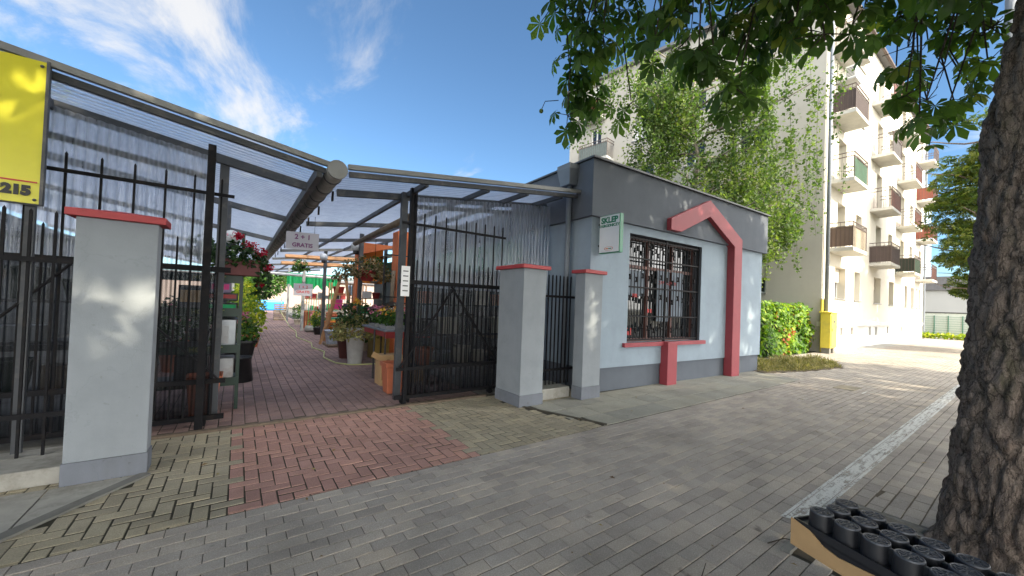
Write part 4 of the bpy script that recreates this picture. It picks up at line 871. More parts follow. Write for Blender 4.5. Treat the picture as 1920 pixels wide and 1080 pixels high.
# plants on the left side
potted('planter', 'dark square pot of pink flowers at the left edge of the aisle', 'planter', .02, 8.9, 0, .20, .30, .62, m_blk, [(f_green, .8, (.36, .36, .34), 520, .09, .1)], [(f_pfl, 1.05, (.22, .2, .12), 90, .06), (f_ofl, 1.1, (.2, .2, .1), 20, .05)], sq=.8, seed=21)
potted('planter', 'black pot standing in front of the pink flower pot', 'planter', .06, 8.0, 0, .21, .17, .42, m_blk, [], seed=22)
yl = [(.35, 13.0, 1.4, f_yel), (.2, 14.6, 1.9, f_yel), (.45, 16.3, 1.6, f_green), (.15, 18.0, 2.0, f_yel), (.3, 20.5, 1.3, f_yel), (-.3, 11.6, 1.5, f_green), (.3, 24, 1.8, f_green), (-.1, 28, 2.0, f_yel)]
for i, (x, y, h, fm) in enumerate(yl):
    ordn = ('nearest', 'second', 'third', 'fourth', 'fifth', 'nearest dark', 'sixth', 'farthest')[i]
    potted('potted_shrub', '%s %s potted shrub in the row left of the aisle' % (ordn, 'yellow-green' if fm is f_yel else 'green'), 'shrub', x, y, 0, .15, .2, .34, (m_terra, m_cream, m_blk)[i % 3], [(fm, h * .62, (.34, .34, h * .42), 420, .12, 0)], [(f_pfl if i % 2 else f_wfl, h * .5, (.3, .3, .3), 26, .07)], 'potted shrubs left of the aisle', seed=80 + i)
for i, (x, y, s) in enumerate([(-.9, 9.5, 1.0), (-1.0, 11.5, .9), (-.9, 14, 1.1), (-1.1, 17, 1.0)]):
    potted('potted_shrub', '%s dark potted shrub at the back left under the roof' % ('nearest', 'second', 'third', 'farthest')[i], 'shrub', x, y, 0, .2, .26, .4, m_terra, [(f_dkgr, .9 * s, (.5, .5, .5), 420, .12, 0)], [(f_pfl, 1.1 * s, (.4, .4, .2), 40, .07)], 'dark potted shrubs at the back left', seed=100 + i)
# more stock on the right of the aisle
for i, (x, y, h, r, c, lab) in enumerate([(3.0, 14.3, .7, .2, m_terra, 'stack of terracotta pots in front of the bright pot shelves'), (3.5, 14.4, .9, .17, m_ocol2, 'tall stack of bright orange pots in front of the bright pot shelves'), (3.9, 14.2, .6, .22, m_purp, 'stack of purple pots in front of the bright pot shelves'), (3.4, 10.8, .55, .2, m_cream, 'cream pot stack in the shade before the orange doorway'), (3.5, 18.9, .8, .24, m_terra, 'terracotta pot stack before the mixed goods shelves')]):
    t = thing('pot_stack', lab, 'pot stack', (x, y, 0), 'stacks of pots along the right of the aisle')
    for k in range(4): part('pot', pot(MB(), x, y, h * .13 * k, r * .72, r, h * .6, 16), c, t, smooth=True)
for i, (x, y, z, fm, lab) in enumerate([(3.1, 11.0, 2.25, f_green, 'green hanging basket beside the orange doorway'), (3.4, 13.6, 2.3, f_copp, 'bronze hanging basket beyond the ladder'), (1.9, 16.5, 2.45, f_green, 'small green hanging basket deep over the aisle'), (-.6, 9.6, 2.2, f_dkgr, 'dark hanging basket under the left roof'), (-.5, 12.5, 2.3, f_green, 'green hanging basket under the left roof further back')]):
    t = thing('hanging_basket', lab, 'hanging plant', (x, y, z)); part('basket', pot(MB(), x, y, z, .10, .16, .18), m_blk, t, smooth=True); clump('leaves', fm, t, (x, y, z + .24), (.32, .32, .2), 300, .09, 200 + i, droop=.2); part('cord', MB().path([(x, y, z + .2), (x, y, zr(x) - .1 if x > 1 else zl(x) - .1)], .006, 4), m_iron, t)
t = thing('tool_rack', 'rack of long-handled garden tools by the pale post', 'rack', (2.75, 19.4, 0)); part('crossbar', MB().box(2.45, 3.3, 19.38, 19.44, 1.35, 1.4), m_wood, t)
for k in range(8): part('tool_handle', MB().path([(2.5 + k * .1, 19.3, 0), (2.52 + k * .1, 19.4, 1.45 + .12 * (k % 3))], .014, 5), (m_wood, m_net, m_lsteel)[k % 3], t)
for k, (z, c) in enumerate(((0, m_cream), (.16, m_mred), (.32, m_cream), (.48, m_green))):
    solo('soil_sack', MB().box(3.15, 3.85, 17.3, 17.75, z, z + .15), c, ('lowest', 'second', 'third', 'topmost')[k] + ' soil sack in the pile beyond the pot shelves', 'sack', group='pile of soil sacks', bevel=.05)
for i, (x, y, h, fm, fl) in enumerate([(2.65, 10.7, .8, f_green, f_pfl), (2.95, 11.3, .6, f_dkgr, f_wfl), (2.6, 16.6, .9, f_green, f_ofl), (2.75, 17.9, .7, f_yel, f_pfl), (2.55, 22.6, 1.0, f_green, f_wfl), (3.0, 24.0, 1.2, f_yel, f_ofl)]):
    potted('potted_plant', '%s flowering potted plant along the right side of the aisle' % ('nearest', 'second', 'third', 'fourth', 'fifth', 'farthest')[i], 'potted plant', x, y, 0, .13, .17, .28, (m_terra, m_cream, m_blk)[i % 3], [(fm, .28 + h * .4, (.28, .28, h * .4), 300, .1, .1)], [(fl, .28 + h * .6, (.25, .25, .15), 50, .06)], 'flowering potted plants right of the aisle', seed=300 + i)
# house and hedge closing the far end of the market
t = thing('market_hall', 'long pale market building closing the far end behind the tree', 'building', (0, 56, 0)); part('wall', MB().box(-16, 16, 54, 58, 0, 3.4), basic('pinkish_wall', (.34, .27, .24), .8, var=.1), t); part('roof', MB().box(-16.5, 16.5, 53.6, 58, 3.4, 3.7), m_farr, t)
solo('board_fence', MB().box(-9, -4.45, 5.7, 5.78, 0, 3.2), m_gwood, 'grey board fence closing the market beyond the clear sheets', 'fence')
solo('back_wall', MB().box(-4.4, -4.3, 5.8, 34, 0, 3.1), m_steel, 'dark grey side wall along the far left of the market', 'wall')

# ------------------------------------------------------------------ apartment block
AX, AY, AH = 19.4, 5.25, 15.6
apt = thing('apartment_block', 'tall cream apartment block with rows of balconies beyond the garden shop', 'apartment block', (AX, AY, 0))
def wall_grid(mb, x0, x1, z0, z1, ops, depth, m):
    xs = sorted({x0, x1} | {o[0] for o in ops} | {o[1] for o in ops}); zs = sorted({z0, z1} | {o[2] for o in ops} | {o[3] for o in ops})
    def q(a, b, c, d): mb.add([m @ Vector(p) for p in (a, b, c, d)], [(0, 1, 2, 3)])
    for i in range(len(xs) - 1):
        for j in range(len(zs) - 1):
            xm = (xs[i] + xs[i + 1]) / 2; zm = (zs[j] + zs[j + 1]) / 2
            if any(o[0] < xm < o[1] and o[2] < zm < o[3] for o in ops): continue
            q((xs[i], 0, zs[j]), (xs[i + 1], 0, zs[j]), (xs[i + 1], 0, zs[j + 1]), (xs[i], 0, zs[j + 1]))
    for a, b, c, d in ops:
        q((a, 0, c), (a, depth, c), (a, depth, d), (a, 0, d)); q((b, 0, c), (b, 0, d), (b, depth, d), (b, depth, c))
        q((a, 0, c), (b, 0, c), (b, depth, c), (a, depth, c)); q((a, 0, d), (a, depth, d), (b, depth, d), (b, 0, d))
def window(m, a, b, c, d, depth, door=False, shutter=0.0, label=None):
    wn = part('window', MB().box(a, b, depth - .01, depth + .02, c, d, m), m_glass, apt, label=label)
    f = MB(); w_ = .07
    for x in (a, (a + b) / 2 - w_ / 2, b - w_): f.box(x, x + w_, depth - .06, depth - .012, c, d, m)
    for z in (c, d - w_): f.box(a, b, depth - .065, depth - .013, z, z + w_, m)
    part('frame', f, m_pvc, wn)
    if shutter: part('roller_shutter', MB().box(a + .02, b - .02, depth - .12, depth - .07, d - (d - c) * shutter, d, m), m_shut, wn)
    if (int(a * 7) + int(c * 3)) % 3: part('curtain', MB().box(a + .09, a + .09 + (b - a) * (.3 if door else .4), depth - .03, depth - .014, c + .1, d - .08, m), m_pvc, wn)
    if not door: part('sill', MB().box(a - .04, b + .04, -.06, depth - .07, c - .04, c + .012, m), m_zinc, wn)
mf = Matrix.Translation((AX, AY, 0)); FL = 22.9
BX = [19.95, 26.65, 32.8, 39.15]; BZ = [4.32, 7.17, 9.97, 12.77]
ops = []; wins = []
for k, bx in enumerate(BX):
    o = bx - AX
    grd = [((1.15, 2.7), (4.1, 5.1)), ((1.1, 2.6), (4.6, 5.9)), ((2.9, 3.8), (5.0, 6.2)), ((.6, 1.0), (1.6, 2.2))][k]
    for a, b in grd: ops.append((o + a, o + b, 2.27, 3.68)); wins.append((o + a, o + b, 2.27, 3.68, False, .45 if (k, a) in ((0, 1.15), (1, 1.1)) else 0))
    for z in BZ:
        ops.append((o + 1.30, o + 2.45 if k < 3 else o + 2.2, z + .05, z + 2.2)); wins.append(ops[-1] + (True, 0))
        if k < 3: ops.append((o + 4.2, o + 5.2, z + .95, z + 2.15)); wins.append(ops[-1] + (False, 0))
bas = [(a + .7, b + .7, c, d) for a, b, c, d in [(2.0, 2.4, .62, .98), (3.6, 4.05, .62, .98), (6.9, 7.4, .55, .98), (8.2, 8.7, .55, .98), (11, 11.4, .6, .98), (14.8, 15.2, .62, .98), (17.5, 17.9, .62, .98)]]
mb = MB(); wall_grid(mb, 0, FL, 1.25, AH, ops, .38, mf); part('front_wall', mb, m_apt, apt)
mb = MB(); mf2 = Matrix.Translation((AX, AY + .02, 0)); wall_grid(mb, 0, FL, 0, 1.05, bas, .3, mf2); part('base_wall', mb, m_aptb, apt)
part('string_course', MB().box(AX - .02, AX + FL + .02, AY - .07, AY + .2, 1.05, 1.25), m_aptb, apt, bevel=.01)
for a, b, c, d, door, sh in wins: window(mf, a, b, c, d, .36, door, sh)
for a, b, c, d in bas: part('basement_window', MB().box(AX + a, AX + b, AY + .25, AY + .28, c, d), m_dark, apt)
ga = math.radians(8.6); GL = 13.2; dv = Vector((-math.sin(ga), math.cos(ga), 0)); far = Vector((AX, AY, 0)) + dv * GL
mg = Matrix.Translation(far) @ Matrix.Rotation(math.atan2(-math.cos(ga), math.sin(ga)), 4, 'Z')
gops = [(GL - 11.6, GL - 10.8, z + .1, z + 2.2) for z in (10.48, 13.2, 7.65)] + [(GL - 8.7, GL - 7.35, z, z + 1.2) for z in (13.85, 11.1, 8.4)] + [(GL - 3.2, GL - 2.1, z, z + 1.15) for z in (11.7, 8.95)] + [(GL - 5.7, GL - 4.7, z, z + 1.15) for z in (8.95, 11.7)] + [(GL - 2.8, GL - 1.95, 2.4, 3.8)]
mb = MB(); wall_grid(mb, 0, GL, 0, AH, gops, .3, mg); part('gable_wall', mb, m_aptg, apt)
for o in gops: window(mg, *o, .22, (o[3] - o[2]) > 1.8, .5 if o[2] < 3 or o[2] > 13.8 else 0)
c4 = [(AX + .45, AY + .45), (AX + FL - .05, AY + .45), (AX + FL - .05, AY + 13), (far.x + .5, far.y)]
part('core', MB().slab(c4, 0, AH - .05), m_dark, apt)
part('side_wall', MB().slab([(AX + FL, AY), (AX + FL + .1, AY), (AX + FL + .1, AY + 13), (AX + FL, AY + 13)], 0, AH), m_apt, apt)
part('roof', MB().slab([(AX - .25, AY - .28), (AX + FL + .3, AY - .28), (AX + FL + .3, AY + 13.3), (far.x - .25, far.y + .3)], AH, AH + .16), m_farr, apt)
part('eaves_gutter', MB().path([(AX - .2, AY - .34, AH + .05), (AX + FL + .2, AY - .34, AH + .05)], .07, 8), m_rail, apt)
part('drainpipe', MB().path([(AX + .12, AY - .14, AH), (AX + .12, AY - .14, 1.0)], .07, 10), m_hopper, apt, smooth=True, label='tall grey green drainpipe at the corner')
part('drainpipe', MB().path([(AX + .12, AY - .14, 1.0), (AX + .12, AY - .14, 0)], .095, 10), m_blk, apt, smooth=True)
part('drainpipe', MB().path([(AX + FL - .1, AY - .1, AH), (AX + FL - .1, AY - .1, .6)], .06, 8), m_hopper, apt)
def balcony(m, a, b, z, style, pr=.85):
    """a..b along the wall, slab top z"""
    bl = part('balcony', MB().box(a, b, -pr, -.002, z - .15, z, m), m_slabc, apt, bevel=.01)
    r = MB(); h = 1.03; e = .03
    for zz_ in (h, h - .17): r.beam(m @ Vector((a + e, -pr + e, z + zz_)), m @ Vector((b - e, -pr + e, z + zz_)), .03, .03); r.beam(m @ Vector((a + e, 0, z + zz_)), m @ Vector((a + e, -pr + e, z + zz_)), .03, .03); r.beam(m @ Vector((b - e, 0, z + zz_)), m @ Vector((b - e, -pr + e, z + zz_)), .03, .03)
    n = int((b - a) / .13)
    for i in range(n + 1):
        x = a + e + (b - a - 2 * e) * i / n; s = .022 if i in (0, n) else .012
        r.beam(m @ Vector((x, -pr + e, z)), m @ Vector((x, -pr + e, z + h)), s, s)
    for i in range(1, 6): r.beam(m @ Vector((a + e, -pr * i / 6, z)), m @ Vector((a + e, -pr * i / 6, z + h)), .012, .012); r.beam(m @ Vector((b - e, -pr * i / 6, z)), m @ Vector((b - e, -pr * i / 6, z + h)), .012, .012)
    part('railing', r, m_rail, bl)
    side, front = style
    if side: part('side_panel', MB().box(a + .045, a + .06, -pr + .04, 0, z + .05, z + .84, m), side, bl)
    if front == 'slats':
        q = MB()
        for i in range(14): x = a + .06 + (b - a - .12) * i / 14; q.box(x, x + .1, -pr + .05, -pr + .065, z + .05, z + .84, m)
        part('slat_panel', q, m_cream, bl)
    elif front: part('front_panel', MB().box(a + .06, b - .06, -pr + .05, -pr + .065, z + .05, z + .84, m), front, bl)
br = basic('brown_balcony_board', (.16, .11, .085), .8, var=.2, scale=1.5); brd = basic('dark_balcony_board', (.075, .055, .05), .8, var=.2, scale=1.5)
rdp = basic('red_brown_balcony_panel', (.24, .07, .045), .7, var=.15, scale=2); gnp = basic('green_balcony_fabric', (.05, .15, .09), .8, var=.2, scale=2); gyp = basic('grey_balcony_panel', (.16, .16, .16), .7, var=.1)
st = {(0, 0): (br, 'slats'), (0, 1): (None, gnp), (0, 2): (brd, brd), (0, 3): (m_apt, m_apt), (1, 0): (brd, brd), (1, 1): (None, rdp), (1, 2): (None, gyp), (1, 3): (None, rdp),
      (2, 0): (basic('black_balcony_panel', (.03, .04, .035), .7), gnp), (2, 1): (None, rdp), (2, 2): (None, rdp), (2, 3): (None, rdp), (3, 0): (None, rdp), (3, 1): (rdp, rdp), (3, 2): (rdp, rdp), (3, 3): (None, None)}
for k, bx in enumerate(BX):
    for j, z in enumerate(BZ): balcony(mf, bx - AX, bx - AX + 2.08, z, st[(k, j)])
gnl = basic('grey_green_balcony_board', (.15, .18, .17), .8, var=.15)
balcony(mg, GL - 11.9, GL - 9.85, 10.4, (gnl, gnl), .8); balcony(mg, GL - 11.9, GL - 10.5, 13.15, (rdp, rdp), .8); balcony(mg, GL - 11.9, GL - 9.85, 7.6, (gnl, gnl), .8)
ac = part('air_conditioner', MB().box(20.75, 21.5, 4.62, 4.98, 11.65, 12.2), m_pvc, apt, bevel=.02)
part('grille', MB().path([(21.12, 4.60, 11.92), (21.12, 4.615, 11.92)], .2, 16), m_lsteel, ac); part('shelf', MB().box(20.7, 21.55, 4.6, 5.25, 11.58, 11.64), m_lsteel, ac)
q = MB()
for k in range(7): q.box(20.735, 20.748, 4.66, 4.94, 11.72 + k * .06, 11.745 + k * .06)
part('vents', q, m_steel, ac)
part('satellite_dish', MB().lathe([(.001, 0), (.2, .03), (.34, .09)], 27.3, 4.42, 11.05, 16), m_lsteel, apt)
part('house_number', MB().box(21.0, 21.16, 5.235, 5.245, 4.35, 4.5), m_lblue, apt)
# yellow cabinets, creeper hedge
t = thing('utility_cabinet', 'yellow utility cabinet on grey feet by the apartment drainpipe', 'utility cabinet', (19.3, 4.95, 0))
part('body', MB().box(18.9, 19.7, 4.8, 5.12, .22, 1.6), m_yelc, t, bevel=.01)
part('lid', MB().add([(18.86, 4.76, 1.602), (19.74, 4.76, 1.602), (19.74, 5.16, 1.602), (18.86, 5.16, 1.602), (18.86, 4.76, 1.63), (19.74, 4.76, 1.63), (19.74, 5.16, 1.68), (18.86, 5.16, 1.68)], [(0, 3, 2, 1), (4, 5, 6, 7), (0, 1, 5, 4), (1, 2, 6, 5), (2, 3, 7, 6), (3, 0, 4, 7)]), m_yelc, t)
part('foot', MB().box(18.95, 19.15, 4.84, 5.1, 0, .22), m_concd, t); part('foot', MB().box(19.4, 19.62, 4.84, 5.1, 0, .22), m_concd, t)
part('door', MB().box(18.96, 19.64, 4.785, 4.798, .3, 1.5), m_yelc, t); part('lock', MB().box(19.02, 19.06, 4.77, 4.784, .9, 1.0), m_blk, t)
part('sticker', MB().box(19.2, 19.42, 4.779, 4.784, 1.22, 1.32), m_steel, t)
for x, lab in ((19.28, 'left yellow riser tube standing behind the utility cabinet'), (19.6, 'right yellow riser tube standing behind the utility cabinet')):
    t = thing('riser_tube', lab, 'pipe', (x, 5.19, 0), 'yellow tubes behind the cabinet'); part('tube', MB().path([(x, 5.19, 0), (x, 5.19, 2.15)], .045, 10), m_yelc, t); part('cap', MB().path([(x, 5.19, 2.15), (x, 5.19, 2.2)], .065, 10), m_cream, t)
t = thing('creeper_hedge', 'sunlit green creeper hedge with yellow and red leaves beside the shop', 'hedge', (17.2, 5.9, 0))
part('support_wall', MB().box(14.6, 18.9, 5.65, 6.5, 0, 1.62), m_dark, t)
rs = np.random.RandomState(5); n = 5200
u = rs.random(n); f3 = rs.random(n); P = np.zeros((n, 3)); Nn = np.zeros((n, 3))
a = f3 < .55; P[a] = np.stack([14.5 + 4.6 * u[a], 5.48 + .14 * rs.random(a.sum()), 1.8 * rs.random(a.sum())], 1); Nn[a] = (0, -1, .5)
b2 = (f3 >= .55) & (f3 < .75); P[b2] = np.stack([14.5 + 4.5 * u[b2], 5.5 + 1.1 * rs.random(b2.sum()), 1.66 + .2 * rs.random(b2.sum())], 1); Nn[b2] = (0, -.3, 1)
c2 = f3 >= .75; P[c2] = np.stack([np.where(rs.random(c2.sum()) < .5, 14.5, 19.0) + .14 * (rs.random(c2.sum()) - .5), 5.5 + 1.1 * u[c2], 1.75 * rs.random(c2.sum())], 1); Nn[c2] = (1, 0, .4)
Pb = P.copy(); P += rs.normal(size=(n, 3)) * .05; P[:, 1] += .10 * np.sin(P[:, 0] * 3.1) * np.cos(P[:, 2] * 4) ; P[:, 2] = np.clip(P[:, 2], .03, 9)
v = np.clip(.42 + .22 * rs.normal(size=n) + .28 * np.sin(P[:, 0] * 2.3 + 1) * (P[:, 2] < 1.0), 0, 1)
link('leaves', inst_mesh('leaves', P - np.array((17.2, 5.9, 0)), rots(n, rs, .45, Nn), .13 * (.6 + .8 * rs.random(n)), LEAF * np.array([1, 1.5, 1]), LEAFF, rs, v), f_ivy, t)
# far end of the street
t = thing('grey_hall', 'low grey hall with dark roof at the far end of the pavement', 'hall', (56, 0, 0))
part('wall', MB().box(50, 62, -9, 9, 0, 4.1), m_far, t); part('roof', MB().box(49.8, 62, -9.2, 9.2, 4.1, 5.3), m_farr, t); part('downpipe', MB().box(49.9, 50, 3.2, 3.35, 1.9, 3.2), m_cream, t); part('door', MB().box(49.9, 49.98, .8, 2.4, 0, 1.9), m_mred, t)
t = thing('white_hoarding', 'white striped hoarding with dark top edge in front of the grey hall', 'hoarding', (46, 4, 0))
part('panel', MB().box(46, 46.1, 2.6, 6.0, .15, 2.05), basic('pale_green_hoarding', (.50, .54, .50), .6, var=.05), t); part('top_edge', MB().box(45.95, 46.15, 2.6, 6.0, 2.05, 2.13), m_dktrim, t); part('end_post', MB().box(45.9, 46.1, 2.35, 2.6, 0, 2.1), m_cream, t)
q = MB()
for k in range(9): q.box(45.94, 45.96, 2.7, 6.0, .3 + k * .18, .315 + k * .18)
for k in range(5): q.box(45.93, 45.97, 2.75 + k * .75, 2.79 + k * .75, 0, 1.85)
solo('mesh_fence', q, m_greenw, 'thin wire mesh fence before the white hoarding', 'fence')
rs = np.random.RandomState(2); n = 900; P = np.stack([44.6 + .9 * rs.random(n), 1.5 + 5 * rs.random(n), .05 + .35 * rs.random(n)], 1)
o = link('low_plants', inst_mesh('low_plants', P, rots(n, rs, .9), .22 * (.6 + .8 * rs.random(n)), LEAF, LEAFF, rs), f_yel); tag(o, 'strip of low bright green plants at the foot of the mesh fence', 'plants', kind='stuff')
t = thing('glass_tower', 'tall pale blue glass tower rising behind the last balconies', 'tower', (100, 11, 0))
part('body', MB().box(95, 110, 12.6, 24, 0, 27), m_tower, t); q = MB()
for k in range(9): q.box(94.9, 95, 12.6, 24, 2.5 + k * 2.8, 2.8 + k * 2.8)
part('floor_bands', q, m_lsteel, t)
t = thing('street_lamp', 'blue-grey lamp post rising behind the big tree trunk', 'street lamp', (13.2, .42, 0))
part('pole', MB().path([(13.2, .42, 0), (13.2, .42, 9)], [.13, .08], 12), m_hopper, t, smooth=True); part('arm', MB().path([(13.2, .42, 9), (13.2, -1.2, 9.5)], .04, 8), m_hopper, t); part('lamp_head', MB().box(13.0, 13.4, -1.9, -1.1, 9.42, 9.55), m_steel, t)

# ------------------------------------------------------------------ trees
def limb(mb, p0, p1, r0, r1, seed=0, n=8, k=6, wob=.12):
    r_ = random.Random(seed); p0 = Vector(p0); p1 = Vector(p1); L_ = (p1 - p0).length; pts = []; rr = []
    for i in range(k + 1):
        f = i / k; j = Vector((r_.uniform(-1, 1), r_.uniform(-1, 1), r_.uniform(-.6, .6))) * wob * L_ * (0 if i in (0, k) else .5)
        pts.append(p0.lerp(p1, f) + j); rr.append(r0 + (r1 - r0) * f)
    mb.path(pts, rr, n); return pts
# near chestnut: displaced trunk
tree = thing('chestnut_tree', 'huge rough-barked chestnut trunk at the right edge with leaves hanging overhead', 'tree', (4.12, -.06, 0))
nr, nz = 200, 300; vs = []
def trunk_c(z): return (4.12 + .02 * z, -.012 - .030 * max(0, z - .3) - .12 * max(0, z - 2.8), 0)
for j in range(nz + 1):
    z = -.08 + 5.2 * j / nz; f = 1 if z < 0 else z
    r0 = .352 - .010 * z + .09 * math.exp(-max(z, 0) * 2.6) + (.10 * max(0, z - 3.9))
    cx, cy, _ = trunk_c(z)
    for i in range(nr):
        a = 2 * math.pi * i / nr; c, s = math.cos(a), math.sin(a)
        r = r0 * (1 + .07 * math.sin(3 * a + .8) + .05 * math.sin(5 * a + z * .7) + .10 * math.exp(-max(z, 0) * 3) * math.sin(6 * a + 2))
        q0 = Vector((c * 2.6, s * 2.6, z * 1.9)); wpx = noise.noise_vector(q0 * 1.1) * .55 + noise.noise_vector(q0 * 3.1) * .22
        d1 = noise.voronoi(q0 * 1.25 + wpx)[0]; cr_ = min(1, (d1[1] - d1[0]) * 3.2)
        d2 = noise.voronoi(q0 * 3.4 + wpx * 1.5)[0]; cr2 = min(1, (d2[1] - d2[0]) * 2.4)
        g = noise.fractal(Vector((c * 9, s * 9, z * 8)), .9, 2.1, 5)
        r += .034 * cr_ + .017 * cr2 + .014 * g - .02 + .022 * noise.noise(Vector((c * 2.2, s * 2.2, z * 1.6)))
        vs.append((cx + c * r, cy + s * r, z))
fs = [(j * nr + i, j * nr + (i + 1) % nr, (j + 1) * nr + (i + 1) % nr, (j + 1) * nr + i) for j in range(nz) for i in range(nr)]
part('trunk', MB().add(vs, fs), m_bark, tree, smooth=True)
bw = MB(); top = Vector((4.22, -.26, 4.9))
BN = [(3.77, .22, 4.13), (3.66, .56, 4.23), (3.08, 1.0, 4.38), (2.64, 1.53, 4.44), (2.36, 2.05, 4.5), (2.19, 2.43, 4.49)]
bw.path([(4.2, -.25, 4.6), (4.0, -.02, 4.75)] + [(a, b, c + .35) for a, b, c in BN], [.13, .09, .06, .05, .042, .035, .026, .015], 10)
bw.path([(4.2, -.2, 4.5), (4.5, .2, 4.7), (4.8, .5, 4.75), (5.1, .9, 4.7)], [.12, .08, .05, .02], 10)
BN2 = [(4.5, .2, 4.7), (4.8, .5, 4.75), (4.95, .7, 4.7)]
for k, (e, r) in enumerate([((1.5, -2, 8.5), .14), ((6.5, -3, 9), .16), ((4.5, -1, 11), .2), ((8, 0, 8.5), .13), ((0, 1.0, 8.2), .12), ((3.5, 2.5, 8.6), .12), ((3.5, -4.5, 8), .13), ((9, -3, 9), .1)]): limb(bw, top - Vector((0, 0, .3)), e, r, .03, k, 8, 6, .12)
part('branches', bw, m_bark, tree, smooth=True)
CL = [(1.97,2.31,3.9),(2.21,2.34,4.01),(2.28,2.16,3.91),(2.48,2.13,4.01),(2.26,2.48,3.93),(2.17,2.16,3.66),(2.26,2.04,3.62),(2.66,2.22,4.02),(2.24,2.35,3.63),(2.36,2.25,3.57),(2.75,2.45,3.9),(2.45,2.45,3.56),(2.72,2.52,3.65),(2.43,2.56,3.45),(2.59,2.62,3.4),(2.33,2.49,3.18),(2.7,2.47,3.45),(3.03,2.35,3.47),(2.66,2.0,3.84),(2.65,2.05,4.07),(2.75,1.93,3.97),(2.3,1.59,3.37),(2.8,1.79,3.83),(2.81,1.69,3.6),(2.54,1.46,3.59),(2.49,1.38,3.23),(3.07,1.62,3.81),(2.89,1.43,3.46),(3.05,1.4,3.72),(3.3,1.42,3.63),(3.16,1.25,3.64),(3.42,1.24,3.64),(2.47,1.62,3.72),(2.98,1.49,3.89),(2.84,1.2,3.63),(3.32,1.21,3.84),(3.1,1.81,3.65),(2.63,1.34,3.19),(2.8,1.26,3.04),(2.84,1.36,3.06),(3.46,1.49,3.5),(2.88,0.95,3.34),(3.08,0.92,3.33),(2.91,0.8,3.16),(2.87,0.92,3.48),(2.86,0.81,3.37),(2.87,0.72,3.33),(3.14,0.74,3.25),(3.08,0.65,3.38),(4.64,0.88,4.32),(4.55,0.72,4.09),(4.79,0.63,4.19),(4.76,0.47,4.13),(4.93,0.36,4.11),(4.6,0.83,3.94),(4.22,0.63,3.62),(4.86,0.6,3.92),(4.96,0.45,3.98),(4.96,0.33,3.87),(4.63,0.76,3.67),(4.82,0.65,3.65),(4.38,0.45,3.43),(5.01,0.39,3.55),(4.75,0.26,3.53),(4.47,0.67,3.34),(4.32,0.53,3.19),(5.1,0.46,3.38),(5.24,0.35,3.43),(4.39,0.58,3.06),(5.09,0.58,3.22),(4.7,0.47,3.16),(4.27,0.22,3.56),(3.16,1.95,4.58),(1.84,2.0,3.96),(3.83,0.8,4.34),(4.25,0.26,4.11),(2.8,1.68,4.51),(1.99,2.25,4.4),(2.76,0.8,3.77),(4.08,0.48,4.25),(3.53,0.36,3.82),(3.31,1.2,4.2),(3.73,1.23,4.46),(3.37,1.27,4.38),(3.0,2.12,4.85),(2.68,0.98,3.72),(2.55,1.2,3.79),(2.86,0.81,3.67),(3.52,0.97,4.22),(3.15,1.71,4.44),(2.11,2.45,4.7),(3.56,0.25,3.79),(3.11,0.94,4.02),(2.86,1.7,4.43),(2.99,1.83,4.6),(2.26,2.57,4.62),(3.01,1.81,4.66),(2.52,1.78,4.37),(3.15,0.7,3.95),(2.85,1.61,4.15),(3.32,0.42,3.81),(3.38,0.87,3.9),(2.55,1.86,4.48),(2.87,2.24,4.59),(2.71,2.16,4.72),(3.24,0.85,3.84),(2.55,2.3,4.73),(2.61,1.71,4.29),(3.4,1.58,4.63),(2.68,2.28,4.94),(3.59,0.4,3.66),(3.37,0.25,3.46),(3.71,0.71,3.99),(2.97,1.09,4.07),(2.6,1.88,4.55),(2.39,1.5,3.83),(4.14,0.41,4.08),(3.76,0.39,3.77),(1.87,2.19,4.05),(2.83,1.73,4.29),(3.2,1.5,4.21),(3.14,1.75,4.69),(3.01,1.22,3.99),(2.81,2.16,4.65),(2.88,2.35,4.68),(3.01,0.46,3.44),(2.9,0.79,3.6),(2.69,1.76,4.42),(3.28,1.51,4.48),(1.71,2.07,4.16),(2.63,2.4,4.97),(3.5,0.44,3.97)]
CLN = len(CL); rs = np.random.RandomState(11); P = []; R = []; Sz = []; nodes = [Vector((a, b, c + .35)) for a, b, c in BN] + [Vector(p) for p in BN2]
tw = MB()
for ci, (x, y, z) in enumerate(CL):
    c = Vector((x, y, z)); nd = min(nodes, key=lambda q: (q - c).length); side = ci >= 49 and ci < 72
    mid = nd.lerp(c, .55) + Vector((rs.normal() * .05, rs.normal() * .05, .10)); tw.path([nd, mid, c + Vector((0, 0, .06))], [.012, .008, .005], 5)
    c = c + Vector((0, 0, .10 if 41 <= ci < 49 else .03))
    for k in range(rs.randint(3, 5) if 41 <= ci < 49 else rs.randint(4, 8)):
        d = Vector((rs.normal(), rs.normal(), rs.normal() * .7)).normalized(); l = rs.uniform(.05, .19); p = c + d * l
        z_ = (Vector((d.x, d.y, 0)) * .8 + Vector((rs.normal() * .25, rs.normal() * .25, .75))).normalized()   # blade plane tips outwards
        x_ = (Vector((d.x, d.y, -1.1)) + Vector((rs.normal(), rs.normal(), rs.normal())) * .2); x_ = (x_ - z_ * x_.dot(z_)).normalized(); y_ = z_.cross(x_)
        P.append(p); R.append([[x_.x, y_.x, z_.x], [x_.y, y_.y, z_.y], [x_.z, y_.z, z_.z]]); Sz.append(rs.uniform(.095, .16))
        tw.path([c, p], [.004, .0025], 4, False)
